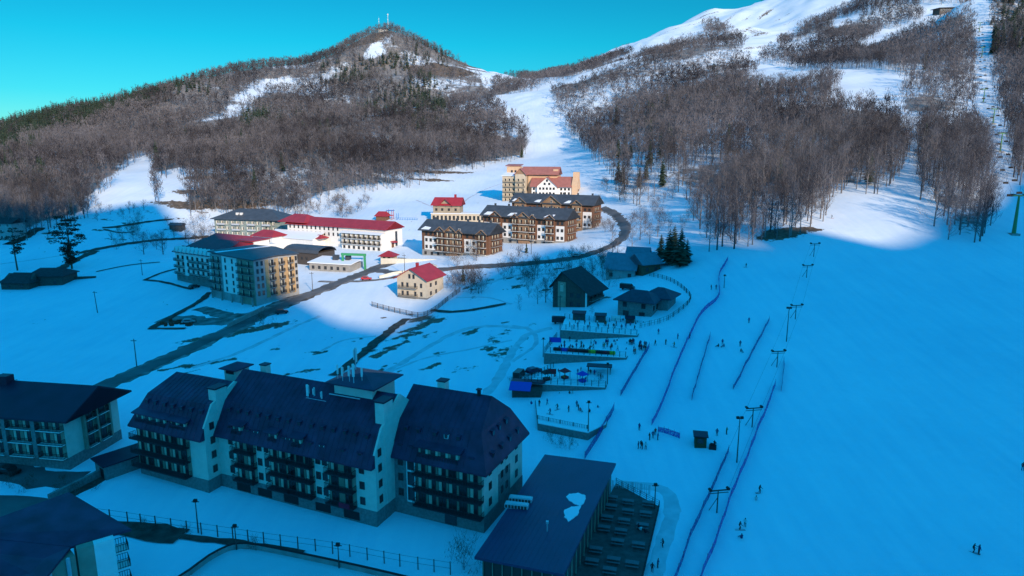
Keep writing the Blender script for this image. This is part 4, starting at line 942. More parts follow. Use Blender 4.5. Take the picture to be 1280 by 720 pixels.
oA, rA, sA = alpine('timber_hotel', (528,319), (610,327), -30, 'slate roofed hotel of dark timber and white panels, nearest of the three beside the road', 37, 12,
   [(1.5,9,'w'),(1.5,4.8,'g') if False else (9,14,'g'),(14.3,20.5,'G'),(20.8,23.5,'g'),(24,31,'w'),(32,36.5,'g')], HW=12.6, hr=4.0)
roof_snow(rA, .5, 5, -1, .8, 12.6, sA)
oB, rB, sB = alpine('timber_hotel', (604,302), (705,310), -29, 'middle one of the three slate roofed timber and white hotels, with central gabled bay', 46, 13,
   [(0.5,4.5,'w'),(5,11,'g'),(11.5,17,'w'),(17.5,20.5,'g'),(20.8,27,'G'),(27.3,30.5,'g'),(31,35.5,'w'),(36,40.5,'g'),(41,45.5,'w')], HW=14.0, hr=4.2)
for x in (1, 14.5, 35): roof_snow(rB, x, x+4.5, -.6, 1.4, 14.0, sB)
oC, rC, sC = alpine('timber_hotel', (640,286), (735,293), -27, 'farthest of the three slate roofed timber hotels, by the bend of the road', 48, 13,
   [(2,9,'G'),(10,18,'w'),(19,30,'G'),(31,36,'w'),(36.5,42,'G'),(42.5,47.5,'w')], HW=15.5, hr=4.2)
for x in (.5, 14, 32): roof_snow(rC, x, x+3.5, -.6, 1.4, 15.5, sC)
# --- peach hotel complex above them
yh = empty('peach_hotel', tuple(G(627,252)), rad(-14), 'tall peach and white hotel with faded red roofs, highest building of the village', 'hotel')
b = MB(); b.box(0, 2, -4, 9, 14, 16.5, 0); b.box(.5, 12, 0, 9.5, 20, 22.5, 1); b.box(9.2, 0, -4, 16, 14, 18, 0); b.box(16.5, 6, -4, 36, 16, 17.5, 1); b.box(33, 7, -4, 36.3, 17, 21, 1)
b.build('tower_wall', [M_YEL, M_PEACH], yh)
b = MB(); b.slab([(0-.5,11.6,23.1),(10,11.6,23.1),(10,20.5,24.0),(-.5,20.5,24.0)], .4); b.build('tower_roof', [M_TERRA], yh)
b = MB().slab([(-.6,1.4,16.9),(9.4,1.4,16.9),(9.2,12,18.6),(-.6,12,18.6)], .3); b.build('snowy_roof', [M_SNOWY], yh)
b = MB(); b.add([(9,-.2,18),(16.2,-.2,18),(12.6,-.2,21.5),(9,10,18),(16.2,10,18),(12.6,10,21.5)], [(0,1,2),(5,4,3),(0,3,4,1),(1,4,5,2),(2,5,3,0)], 0); b.build('gable', [M_LWOOD], yh)
b = MB(); b.slab([(8.3,-1,17.5),(12.6,-1,21.8),(12.6,12,21.8),(8.3,12,17.5)][::-1], .3).slab([(12.6,-1,21.8),(16.9,-1,17.5),(16.9,12,17.5),(12.6,12,21.8)][::-1], .3); b.build('gable_roof', [M_TERRA], yh)
gable_roof(12, 37.2, 4, 18, 17.8, 4.8, .3, 0, 0).build('roof', [M_TERRA], yh)
gable_wall(20, 46.5, 1, 13, -4, 10.5, 5.6, 0).build('wall', [M_WHITE], yh)
gable_roof(19, 46.6, -.4, 14.4, 10.2, 6.2, .3, 0, 0).build('roof', [M_TERRA], yh)
b = gable_wall(46.3, 50, .4, 13.6, -4, 11.8, 6.4, 0); b.box(46.4, 5, 14, 50.2, 9, 19.4, 0); b.build('end_wall', [M_PEACH], yh)
b = MB(); b.box(24, -1, -4, 37, 1.2, 10.4, 0); b.add([(24,-1,10.4),(37,-1,10.4),(30.5,-1,16),(24,7,10.4),(37,7,10.4),(30.5,7,16)], [(0,1,2),(5,4,3),(0,3,4,1),(1,4,5,2),(2,5,3,0)], 0); b.build('gable', [M_WHITE], yh)
b = MB(); b.slab([(23,-1.8,9.8),(30.5,-1.8,16.4),(30.5,7,16.4),(23,7,9.8)][::-1], .3).slab([(30.5,-1.8,16.4),(38,-1.8,9.8),(38,7,9.8),(30.5,7,16.4)][::-1], .3); b.build('gable_roof', [M_TERRA], yh)
grid(yh, WN, (21.5, 39.5, 42, 44.5), (2.2, 5.2, 7.8), 1.0); grid(yh, WN, (26, 28.2, 30.5, 32.8, 35), (2.0, 5.0, 8.2), -1.02); grid(yh, WN, (29, 32), (11.2,), -1.02); grid(yh, WN, (30.5,), (13.3,), -1.02)
grid(yh, WD, (1.8, 4.5, 7.2), (0, 3.2, 6.4, 9.6, 12.8), 2.0); grid(yh, WD, (11, 14.2), (0, 3.2, 6.4, 9.6, 12.8), 0.0); grid(yh, WN, (4, 6.5), (18.6,), 12.0)
bq = balcony_mesh(8.4, 1.3, M_TAN, M_TAN, bars=.4, solid=.5); bq2 = balcony_mesh(6.4, 1.3, M_TAN, M_TAN, bars=.4, solid=.5)
for z in (0, 3.2, 6.4, 9.6, 12.8): put(bq, 'balcony', yh, (4.5, 1.98, z)); put(bq2, 'balcony', yh, (12.6, -.02, z))
grid(yh, WN, (3.6, 7, 10.5), (3, 7), rz=rad(90), x=50)
# --- villa with red roof behind a long colonnaded terrace
rv = empty('red_roofed_villa', tuple(G(539,276)), rad(-8), 'stone coloured villa with crimson cross gabled roof on a colonnaded terrace', 'villa')
b = MB(); b.box(0, 0, -3, 34, 9, 4.2, 0); b.box(1, 1, 4.2, 17, 10, 9.3, 1); b.add([(5,.9,9.3),(12,.9,9.3),(8.5,.9,12.4),(5,6,9.3),(12,6,9.3),(8.5,6,12.4)], [(0,1,2),(5,4,3),(0,3,4,1),(1,4,5,2),(2,5,3,0)], 1)
b.build('wall', [M_YEL, M_TAN], rv)
b = gable_roof(-.2, 18.2, -.2, 11.4, 9.2, 4.2, .3, 1.2, 0); b.slab([(4,-.6,8.9),(8.5,-.6,12.9),(8.5,6,12.9),(4,6,8.9)][::-1], .25).slab([(8.5,-.6,12.9),(13,-.6,8.9),(13,6,8.9),(8.5,6,12.9)][::-1], .25); b.box(12.5,6.5,11,13.7,7.7,15); b.build('roof', [M_RED], rv)
b = MB().slab([(-.4,-.4,4.55),(34.4,-.4,4.55),(34.4,9,4.65),(-.4,9,4.65)], .3); b.build('terrace_roof', [M_SNOWY], rv)
grid(rv, window_mesh(1.5, 2.6, M_TAN, 1), [1.6+i*2.4 for i in range(14)], (.6,), -.01); grid(rv, WN, (3, 6.5, 10.5, 14.5), (5.8,), 1.0)
b = MB().box(17, 12, 1, 52, 13, 3.6); b.build('boundary_wall', [M_CONC], None, loc=rv.location, rz=rad(-8)); tag(COL.objects[-1], 'grey wall running right from the red roofed villa', 'wall')
# --- little red play house and its slide frame
ph = empty('red_cabin', tuple(G(470,276)), rad(-15), 'small cabin with bright red roof alone on the snow above the long white hotel', 'cabin')
MB().box(0, 0, -1, 6.5, 5, 3).build('wall', [M_WOOD], ph); gable_roof(-.8, 7.3, -.8, 5.8, 2.9, 2.6, .2, 1.5, 1.5).build('roof', [M_RED], ph)
p = G(484, 275); pf_ = empty('play_frame', tuple(p), rad(-10), 'tall red and blue play frame with pennants beside the small red cabin', 'play frame')
M_BLUE = mat('blue_paint', (.03, .22, .55), .6); M_RPAINT = mat('red_paint', (.45, .05, .05), .6)
b = MB()
for x in (0, 3, 6): 
    for y in (0, 3): b.tube((x, y, -.5), (x, y, 6.0 if x < 6 else 4), .16, m=0 if x < 5 else 1)
b.box(-.2,-.2,2.5,3.2,3.2,2.8,0).slab([(-.6,-.6,5.6),(3.6,-.6,5.6),(3.6,3.6,5.6),(-.6,3.6,5.6)], .2, 1); b.build('tower', [M_RPAINT, M_BLUE], pf_)
b = MB()
for i in range(9): b.box(6.5+i*1.5, -.1, -.3, 6.65+i*1.5, .05, 1.6, 0)
b.box(6.5, -.06, 1.4, 18.6, .0, 1.55, 0).box(6.5,-.06,.6,18.6,0,.7,0); b.build('fence', [M_BLUE], pf_)
# --- snowy roofed service yard left of the road, green gate frame
sy, W5 = site('service_building', (387,338), (428,339), 'low service building under a snow covered flat roof beside the road', 'service building', dz=-.5, ang=-18)
b = MB(); b.box(0, 0, -3, 21, 11, 4.0, 0); b.build('wall', [M_CONC], sy); MB().slab([(-.6,-.6,4.4),(21.6,-.6,4.4),(21.6,11.6,5.6),(-.6,11.6,5.6)], .35).build('roof', [M_SNOWY], sy)
grid(sy, WN, [2+i*3.2 for i in range(6)], (1.4,)); b = MB().box(9, 5, 4.5, 11.5, 7, 7.2).box(15, 6, 5, 17, 8, 7.0); b.build('roof_vent', [M_SLATE], sy)
M_GRN = mat('green_paint', (.05, .30, .13), .6)
p = G(428, 337); gt = empty('green_gate_frame', tuple(p), rad(-12), 'tall green gate frame standing over the road side yard', 'gate frame')
b = MB(); b.box(0, -.3, -1, .9, .3, 7, 0).box(10.6, -.3, -1, 11.5, .3, 7, 0).box(-.2, -.35, 6.6, 11.7, .35, 7.6, 0); b.build('frame', [M_GRN], gt)
# dark glazed hall between block and hotel
dh, _ = site('dark_hall', (373,330), (392,333), 'dark low hall with barrel roof squeezed behind the apartment block', 'hall', dz=0, ang=-25)
b = MB(); b.box(-8, 0, -2, 12, 12, 6, 0); b.build('wall', [M_FRAME], dh)
b = MB()
for i in range(6):
    a0, a1 = math.pi*i/6, math.pi*(i+1)/6; y = lambda a: 6-6.6*math.cos(a); z = lambda a: 6+2.6*math.sin(a)
    b.slab([(-8.6, y(a0), z(a0)), (12.6, y(a0), z(a0)), (12.6, y(a1), z(a1)), (-8.6, y(a1), z(a1))], .2)
b.build('roof', [M_SLATE], dh); grid(dh, WN, [-6+i*2.8 for i in range(6)], (2.5,))
# --- gatehouse with red pyramid roof and white yard wall
gh_, _ = site('gatehouse', (476,328), (490,329), 'small gatehouse with red pyramid roof beside the bend of the valley road', 'gatehouse', ang=-15)
MB().box(0, 0, -2, 6, 5, 3.2).build('wall', [M_YEL], gh_); gable_roof(-1, 7, -1, 6, 3.1, 2.2, .2, 3.6, 3.6).build('roof', [M_RED], gh_); grid(gh_, WN, (1.8, 4.2), (1.2,))
o = MB().box(0, 0, -2, 26, .5, 3.0).build('yard_wall', [M_CREAM], None, loc=tuple(G(476,331)), rz=rad(-6)); tag(o, 'pale yard wall running right from the red roofed gatehouse', 'wall')
# --- yellow house with red roof and fence
yc, _ = site('yellow_house', (497,371), (537,375), 'pale yellow three storey house with crimson roof inside a fenced garden', 'house', ang=-23)
gable_wall(0, 12.6, 0, 12, -2, 7.6, 4.0, 0).build('wall', [M_YEL], yc) if False else None
# gable faces the viewer: ridge runs backwards
b = MB(); L5, D5, z1 = 13.0, 13.0, 7.8
b.add([(0,0,-2),(L5,0,-2),(L5,D5,-2),(0,D5,-2),(0,0,z1),(L5,0,z1),(L5,D5,z1),(0,D5,z1),(L5/2,0,z1+3.6),(L5/2,D5,z1+3.6)], [(0,3,2,1),(0,1,5,8,4),(2,3,7,9,6),(1,2,6,5),(3,0,4,7),(4,8,9,7),(5,6,9,8)], 0)
b.box(-.05,-.05,-2,L5+.05,D5+.05,.6,1); b.build('wall', [M_YEL, M_STONE], yc)
b = MB(); b.slab([(-1,-1.2,z1-.4),(L5/2,-1.2,z1+3.9),(L5/2,D5+1,z1+3.9),(-1,D5+1,z1-.4)][::-1], .25).slab([(L5/2,-1.2,z1+3.9),(L5+1,-1.2,z1-.4),(L5+1,D5+1,z1-.4),(L5/2,D5+1,z1+3.9)][::-1], .25); rf = b.build('roof', [M_RED], yc)
MB().box(6.0, 4, z1+2.5, 6.9, 5, z1+5.3).build('chimney', [M_RED], rf)
grid(yc, WT, (2.4, 4.6, 8.0, 10.6), (1.0, 4.3)); grid(yc, WT, (5.6, 7.4), (7.6,)); grid(yc, WN, (3, 7), (1.2, 4.4), rz=rad(90), x=L5)
me = balcony_mesh(8, 1.1, M_CONC, M_FRAME, bars=.4)
for z in (.7, 3.9): put(me, 'balcony', yc, (5, -.02, z))
# --- dark chalet with arched window gable
dc, _ = site('dark_chalet', (691,384), (733,391), 'large dark timber chalet with steep roof and tall pale arched window', 'chalet', ang=-33)
M_DW = mat('dark_timber', (.085, .075, .065), .9, noise=.25, scale=1.5); M_DR = mat('dark_shingle', (.04, .042, .045), .8, noise=.3, scale=1)
b = MB(); L6, D6 = 12.5, 12.0
b.add([(0,0,-2),(L6,0,-2),(L6,D6,-2),(0,D6,-2),(0,0,8),(L6,0,6.5),(L6,D6,6.5),(0,D6,8),(3.6,0,12.2),(3.6,D6,12.2)], [(0,3,2,1),(0,1,5,8,4),(2,3,7,9,6),(1,2,6,5),(3,0,4,7),(4,8,9,7),(5,6,9,8)], 0); b.box(2.0,-.25,.5,4.9,.0,9.0,1); b.build('wall', [M_DW, M_TAN], dc)
b = MB(); b.slab([(-1,-1,7),(3.6,-1,12.5),(3.6,D6+1,12.5),(-1,D6+1,7)][::-1], .3).slab([(3.6,-1,12.5),(L6+1.6,-1,5.8),(L6+1.6,D6+1,5.8),(3.6,D6+1,12.5)][::-1], .3); b.build('roof', [M_DR], dc)
b = MB(); b.box(2.9,-.35,5.8,4.1,-.24,8.0,0)
for i in range(6): a = math.pi*i/6; b.box(3.5+.6*math.cos(a)-.12,-.35,8.0+.5*math.sin(a)-.1,3.5+.6*math.cos(a)+.12,-.24,8.0+.5*math.sin(a)+.15,0)
b.build('arched_window', [M_YEL], dc); grid(dc, WN, (7, 9.5), (1.2, 4.2)); grid(dc, WN, (3, 6, 9), (.8, 3.8), rz=rad(90), x=L6)
me = balcony_mesh(9, 1.2, M_CONC, M_DW, bars=.35, solid=.6); put(me, 'balcony', dc, (L6, D6/2, 3.3), rad(90))
MB().box(L6-.4,-.3,0,L6+.1,0,6.5).build('corner_post', [M_WFRAME], dc)
# --- single storey house with blue hipped roofs and a ramp wall
nh, _ = site('bungalow', (772,394), (808,402), 'stone walled bungalow with two dark hipped roofs at the piste edge', 'bungalow', ang=-30)
M_NAVY = mat('navy_tile_roof', (.045, .05, .075), .5, noise=.2, scale=.8)
b = MB(); b.box(0, 0, -2, 10.5, 8, 5.2, 0).box(6, 6, -2, 13.5, 14, 5.4, 0); b.build('wall', [M_STONE], nh)
gable_roof(-1.2, 11.7, -1.2, 9.2, 5.1, 2.6, .3, 4, 4).build('roof', [M_NAVY], nh); gable_roof(5, 14.8, 5, 15.2, 5.5, 2.4, .3, 4, 4).build('roof', [M_NAVY], nh)
grid(nh, WN, (2.2, 8), (2.9,)); grid(nh, window_mesh(1.8, 2.0, M_FRAME, 2), (2.6, 7.6), (-.2,)); grid(nh, WN, (2, 5), (2.2,), rz=rad(90), x=10.5)
# --- blue-grey sheet metal houses
M_BGR = mat('blue_grey_sheet', (.17, .20, .25), .5, noise=.12, scale=.7)
for nm, pl, pr, ang, L_, D_2, HH, hr, rm, wm_, lb in (
   ('sheet_roofed_house', (757,350), (795,352), -20, 11, 11, 5.0, 5.0, M_BGR, M_GREY, 'grey house with steep blue grey sheet roof behind the bungalow'),
   ('steep_roofed_house', (782,338), (800,339), -20, 8, 10, 4.6, 4.4, M_BGR, M_DW, 'small house with snowy grey roof tucked behind the steep sheet roofed house'),
   ('log_house', (803,345), (822,343), 25, 8, 9, 4.8, 3.2, M_BGR, M_WOOD, 'brown log house under the dark firs beside the piste')):
    o, _ = site(nm, pl, pr, lb, 'house', ang=ang)
    gable_wall(0, L_, 0, D_2, -2, HH, hr-.3, 0).build('wall', [wm_], o); gable_roof(-.8, L_+.8, -1, D_2+1, HH-.5, hr+.4, .25).build('roof', [rm], o); grid(o, WN, (2, L_-2), (1.5,)); grid(o, WN, (D_2*.35, D_2*.65), (1.5, 4.2), rz=rad(90), x=L_)
# --- dark barns on the left meadow
for nm, pl, ang, L_, D_2, HH, hr, lb in (('dark_barn', (2,362), -4, 12, 10, 3.0, 3.4, 'dark barn with hipped roof at the left frame edge'), ('dark_barn', (36,358), 2, 14, 11, 4.4, 2.6, 'larger dark flat topped barn right of the hip roofed barn')):
    o = empty(nm, tuple(G(*pl)), rad(ang), lb, 'barn'); gable_wall(0, L_, 0, D_2, -2, HH, hr-.3 if L_ < 13 else .5, 0).build('wall', [M_DW], o)
    gable_roof(-.8, L_+.8, -.8, D_2+.8, HH, hr, .25, 3, 3).build('roof', [M_DR], o); grid(o, WN, (3, L_-3), (.8,))
# fenced ramp wall by the barns
o = MB().box(0, 0, -2, 18, 1, 1.6).build('retaining_wall', [M_DW], None, loc=tuple(G(62,352)), rz=rad(12)); tag(o, 'dark retaining wall running right from the two barns', 'wall')
# --- hut on the far meadow, mountain station, mast station
o = empty('meadow_hut', tuple(G(212,287)), rad(-4), 'tiny dark hut with snowy roof alone on the far meadow', 'hut'); MB().box(0,0,-1,7,5,2.8).build('wall', [M_DW], o); gable_roof(-.6,7.6,-.6,5.6,2.7,1.2,.2).build('roof', [M_SLATE], o)
o = empty('mountain_station', tuple(G(1174,19)+np.array([0,0,5.0])), rad(12), 'long dark mountain station building near the top of the chairlift', 'station')
MB().box(0, 0, -14, 30, 14, 6, 0).build('wall', [M_FRAME], o); MB().slab([(-3,-3,6),(34,-3,8.4),(34,17,8.4),(-3,17,6)], .7).build('roof', [M_SLATE], o); grid(o, window_mesh(2.4, 3, M_WFRAME, 2), [3+i*4 for i in range(7)], (1.5,))
p = at(479, 38, 1352); z_ = float(hgt(p[0], p[1]))
o = empty('summit_station', (p[0], p[1], z_), 0, 'white hut with two tall masts on the summit of the left hill', 'mast station'); MB().box(-9, -4, -8, 9, 4, 4, 0).build('wall', [M_WHITE], o); MB().slab([(-11,-5,4.8),(11,-5,4.8),(11,5,4.8),(-11,5,4.8)], .8).build('roof', [M_BLACK], o)
for x, h_, r_ in ((-8, 26, .35), (10, 32, .5)):
    b = MB(); b.tube((x, 0, 0), (x, 0, h_), r_, r_*.5, 6)
    if x > 0: b.ball((x, 0, h_), 1.4)
    for z in (h_*.5, h_*.7, h_*.9): b.box(x-.9, -.2, z, x+.9, .2, z+.6)
    b.build('mast', [M_WHITE], o)
o = empty('left_edge_house', tuple(G(-6,300)), rad(-3), 'pale house cut off by the left frame edge below the forest', 'house'); o.name = 'pale_house'
MB().box(-10, 0, -2, 10, 10, 9).build('wall', [M_GREY], o); gable_roof(-11, 11, -1, 11, 9, 2.5, .3).build('roof', [M_DR], o); grid(o, WW, (-8, -4, 0, 4, 8), (1, 4, 7))
# ------------------------------------------------------------------ roads, tracks, walls (draped over the terrain)
def smooth_path(P, st=2.0):
    P = [np.array(p[:2], float) for p in P]; out = []
    Q = [2*P[0]-P[1]]+P+[2*P[-1]-P[-2]]
    for i in range(1, len(Q)-2):
        a, b, c, d = Q[i-1:i+3]; n_ = max(2, int(np.linalg.norm(c-b)/st))
        for k_ in range(n_):
            t = k_/n_; out.append(.5*((2*b)+(-a+c)*t+(2*a-5*b+4*c-d)*t*t+(-a+3*b-3*c+d)*t**3))
    out.append(P[-1]); return np.array(out)
def ribbon(name, pix, w, dz, m, label=None, wob=0.0, st=2.0, kind='structure', seed=0, pts_=None):
    C = smooth_path([G(*p) for p in pix] if pts_ is None else pts_, st); T_ = np.gradient(C, axis=0); T_ /= np.linalg.norm(T_, axis=1)[:, None]+1e-9
    Nn = np.stack([-T_[:, 1], T_[:, 0]], 1); V = []; k_ = 5; rg = np.random.default_rng(seed)
    wl = w*(1+wob*rg.uniform(-1, 1, len(C))); wr = w*(1+wob*rg.uniform(-1, 1, len(C)))
    for j in range(k_):
        f = j/(k_-1)-.5; ww = np.where(f < 0, wl, wr) if f else w; X = C+Nn*(f*np.asarray(ww)*np.ones(len(C)))[:, None]; V.append(np.stack([X[:, 0], X[:, 1], hgt(X[:, 0], X[:, 1])+dz-(.12 if j in (0, k_-1) else 0)], 1))
    V = np.stack(V, 1).reshape(-1, 3); Fc = []
    for i in range(len(C)-1):
        for j in range(k_-1): a = i*k_+j; Fc.append((a, a+k_, a+k_+1, a+1))
    o = link(bpy.data.objects.new(name, npmesh(name, V, Fc, [m], smooth=True))); return tag(o, label, None, None, kind)
M_ASPH = mat('wet_asphalt', (.07, .065, .065), .75, col2=(.16, .15, .15), scale=.12)
M_VERGE = mat('muddy_verge', (.06, .045, .035), .95, col2=(.30, .28, .27), scale=.35)
M_TRK = mat('trodden_snow', (.50, .50, .54), .85, col2=(.68, .69, .73), scale=.4)
MAINR = [(40,516),(100,494),(140,478),(200,453),(262,424),(300,407),(340,388),(385,369),(430,351),(468,336),(492,327),(505,323)]
ribbon('road_verge', MAINR, 8.2, .10, M_VERGE, wob=.22, seed=1); ribbon('valley_road', MAINR, 4.8, .24, M_ASPH, wob=.04)
UP = [(470,338),(500,341),(540,338),(580,334),(620,332),(660,329),(700,325),(735,318),(762,308),(778,297),(782,286),(776,275),(766,266),(752,260)]
ribbon('road_verge', UP, 6, .10, M_VERGE, wob=.25, seed=2); ribbon('hotel_road', UP, 3.8, .24, M_ASPH, wob=.05)
ribbon('farm_track', [(398,352),(440,352),(470,350),(500,345)], 3.0, .16, M_VERGE, wob=.3, seed=3)
for i, (P_, w_) in enumerate((([(560,352),(600,356),(640,345),(690,342)], 2.2), ([(180,640),(260,600),(300,560)], .1), ([(450,480),(500,455),(560,420),(600,408),(660,410)], 2.5), ([(475,470),(530,448),(590,436),(640,425)], 1.2), ([(600,500),(625,470),(640,440),(660,418),(690,410)], 3.0),
                               ([(640,452),(670,430),(662,412),(640,407)], 1.5), ([(640,380),(610,372),(570,372)], 1.2), ([(400,440),(430,425),(470,420)], 1.4), ([(0,330),(60,322),(120,312),(200,300)], 2.0), ([(240,460),(300,440),(360,412),(400,395)], 2.0), ([(520,250),(560,262),(600,240),(640,225)], 2.0))):
    if w_ > .5: ribbon('snow_track', P_, w_, .08, M_TRK, wob=.35, seed=10+i)
M_EARTH = mat('dark_earth', (.035, .03, .025), .95, col2=(.10, .085, .07), scale=.6)
for i, (P_, w_) in enumerate((([(418,470),(450,445),(480,420),(508,399)], 3.2), ([(540,388),(570,390),(600,386),(632,380)], 2.6), ([(101,655),(140,660),(180,664),(228,671)], 4.0), ([(228,671),(300,680),(380,692)], 1.6), ([(97,317),(140,308),(200,300),(262,296)], 4.0), ([(128,285),(150,283),(180,278),(215,274)], 3.0), ([(60,345),(95,325),(120,314)], 4.5), ([(120,340),(160,332),(200,328)], 1.2), ([(10,306),(30,297),(50,285)], 6.0), ([(130,287),(150,291),(168,290)], 1.6),
                               ([(190,410),(215,396),(248,378),(262,366)], 2.6), ([(186,411),(210,411),(232,411)], 1.6), ([(180,350),(205,353),(240,362)], 1.6), ([(182,350),(200,342),(222,336)], 1.6))):
    ribbon('earth_bank', P_, w_, .3, M_EARTH, wob=.3, seed=30+i)
ribbon('yard', [(205,398),(235,400),(262,402),(292,400)], 9.0, .12, M_VERGE, wob=.25, seed=50); ribbon('yard', [(250,385),(290,395),(330,388),(372,368)], 6.0, .14, M_VERGE, wob=.2, seed=51)
ribbon('car_park', [(-60,560),(0,582),(40,597),(100,600)], 7, .1, M_ASPH, wob=.2, seed=52); ribbon('car_park', [(-60,640),(0,634),(40,640)], 9, .1, M_ASPH, wob=.1, seed=53)
ribbon('path', [(60,632),(110,607),(150,585),(178,572)], 3.0, .12, M_EARTH, wob=.2, seed=54)
ribbon('service_path', [(770,605),(830,612),(840,640),(825,690),(815,730)], 3.5, .06, M_TRK, wob=.2, seed=55)
def wallpath(name, pix, h, t, m, label, cat='wall', group=None, base=1.0):
    b = MB(); C = smooth_path([G(*p) for p in pix], 3.0) if len(pix) > 2 else smooth_path([G(*pix[0]), G(*pix[1])], 3.0)
    Z = hgt(C[:, 0], C[:, 1])
    for i in range(len(C)-1):
        a, c = C[i], C[i+1]; d = c-a; l = np.linalg.norm(d); n_ = np.array([-d[1], d[0]])/l*t/2
        b.prism([a-n_, c-n_, c+n_, a+n_], min(Z[i], Z[i+1])-base, [Z[i]+h, Z[i+1]+h, Z[i+1]+h, Z[i]+h])
    o = b.build(name, [m]); return tag(o, label, cat, group)
wallpath('stone_wall', [(62,628),(110,604),(145,586)], 1.5, .6, M_STONE, 'stone retaining wall running from the outbuilding down to the lower left corner')
wallpath('roadside_wall', [(474,348),(500,342),(540,340)], 1.2, .4, M_CREAM, 'pale low wall beside the road bend above the yellow house')
wallpath('roadside_wall', [(285,410),(310,398),(330,388)], 1.6, .5, M_CONC, 'short concrete wall at the foot of the striped apartment block')
def fence(name, pix, h, sp, label, m, cat='fence', group=None, rails=(.5, 1.0), picket=0, pw=.07, st=2.5, rr=.03):
    C = smooth_path([G(*p) for p in pix], sp); Z = hgt(C[:, 0], C[:, 1]); root = empty(name, (C[0][0], C[0][1], Z[0]), 0, label, cat, group); o0 = np.array([C[0][0], C[0][1], Z[0]])
    P = np.column_stack([C, Z])-o0; b = MB()
    for i in range(len(P)-1):
        for r_ in rails: b.tube(P[i]+[0,0,h*r_], P[i+1]+[0,0,h*r_], rr, k=4)
        if picket:
            for k_ in range(picket): q = P[i]+(P[i+1]-P[i])*(k_+.5)/picket; b.box(q[0]-.04, q[1]-.04, q[2], q[0]+.04, q[1]+.04, q[2]+h)
    b.build('rail', [m], root)
    pm = MB().box(-pw, -pw, -.8, pw, pw, h+.1).mesh('post', [m])
    for p in P[:100]: put(pm, 'post', root, p)
    return root
fence('mesh_fence', [(101,646),(160,654),(252,668),(330,680),(416,692),(500,708),(563,718)], 2.0, 2.6, 'long dark post and wire fence between the hotel lawn and the ice rink', M_FRAME, rails=(.5,.98), picket=0, rr=.022)
fence('garden_fence', [(465,383),(500,392),(530,396),(560,376),(575,365)], 1.8, 2.5, 'dark picket fence round the garden of the yellow house', M_DW, picket=8)
fence('paddock_fence', [(800,410),(835,400),(862,378),(858,366),(838,352),(812,345)], 1.4, 3.0, 'thin wooden fence curving round the bungalow and sheet roofed houses', M_FRAME, picket=3)
fence('rink_side_fence', [(672,531),(700,537),(734,544)], 2.2, 4.0, 'tall framed fence on the low wall at the near edge of the practice slope', M_FRAME, rails=(.05,.5,1.0), picket=8)
fence('barrier_fence', [(765,612),(790,614),(812,618)], 1.8, 2.5, 'low see-through fence at the upper end of the plank terrace', M_METAL, rails=(.1,.5,1.0), picket=4)
# ------------------------------------------------------------------ safety nets on the piste
def netmat(name, col, a=.45):
    m = mat(name, col, .8); t = m.node_tree; b = t.nodes['Principled BSDF']; tr_ = t.nodes.new('ShaderNodeBsdfTransparent'); mxs = t.nodes.new('ShaderNodeMixShader')
    tc = t.nodes.new('ShaderNodeTexCoord'); wv = t.nodes.new('ShaderNodeTexNoise'); wv.inputs['Scale'].default_value = 3.0; t.links.new(tc.outputs['Object'], wv.inputs['Vector'])
    mr = t.nodes.new('ShaderNodeMapRange'); mr.inputs[1].default_value = .35; mr.inputs[2].default_value = .65; mr.inputs[3].default_value = a-.25; mr.inputs[4].default_value = a+.25; t.links.new(wv.outputs['Fac'], mr.inputs[0])
    t.links.new(mr.outputs[0], mxs.inputs[0]); t.links.new(b.outputs[0], mxs.inputs[1]); t.links.new(tr_.outputs[0], mxs.inputs[2]); t.links.new(mxs.outputs[0], t.nodes['Material Output'].inputs['Surface']); return m
M_NET = netmat('violet_net', (.34, .07, .42), .5); M_NET2 = netmat('blue_net', (.12, .06, .30), .5)
def net(pix, h, m, label, sp=3.0):
    h = h*(.72 if h > 1.75 else .6)
    C = smooth_path([G(*p) for p in pix], sp); Z = hgt(C[:, 0], C[:, 1]); o0 = np.array([C[0][0], C[0][1], Z[0]]); root = empty('safety_net', tuple(o0), 0, label, 'safety net', 'safety nets on the piste')
    rg = np.random.default_rng(len(pix)); C = C+rg.uniform(-.12, .12, C.shape); P = np.column_stack([C, Z])-o0; b = MB()
    for i in range(len(P)-1):
        a, c = P[i], P[i+1]; d = c-a; n_ = np.array([-d[1], d[0], 0]); n_ = n_/np.linalg.norm(n_)*.03; s = h*rg.uniform(.86, 1.0)
        v = [a-n_, c-n_, c+n_, a+n_]; V = [tuple(q+[0,0,.05]) for q in v]+[tuple(q+[0,0,s]) for q in v]
        b.add(V, [(0,3,2,1),(4,5,6,7),(0,1,5,4),(1,2,6,5),(2,3,7,6),(3,0,4,7)])
    b.build('netting', [m], root); pm = MB().tube((0,0,-.5), (0,0,h+.25), .03, k=5).mesh('pole', [M_RPAINT])
    for p in P[:100]: put(pm, 'pole', root, p)
net([(910,325),(899,345),(898,372),(880,389),(866,412),(847,455),(830,500),(815,532)], 1.9, M_NET, 'long violet safety net winding down from the wood edge')
net([(823,540),(836,543),(849,548)], 1.8, M_NET, 'short violet net across the foot of the winding net')
net([(888,420),(876,460),(865,500)], 1.7, M_NET2, 'short dark net left of the people resting in the snow')
net([(962,400),(940,442),(917,487)], 1.7, M_NET2, 'straight dark net between the resting people and the drag lift')
net([(980,452),(979,470),(976,489)], 1.7, M_NET2, 'shortest dark net beside the drag lift')
net([(969,482),(955,520),(935,570),(915,620),(898,668),(874,732)], 1.9, M_NET, 'long violet net on the right side of the drag lift down to the bottom edge')
net([(910,565),(890,612),(868,660),(842,732)], 1.8, M_NET2, 'blue violet net on the left side of the drag lift below the kiosk')
net([(812,434),(795,462),(776,495)], 1.8, M_NET2, 'blue net between the tubing terraces and the slope')
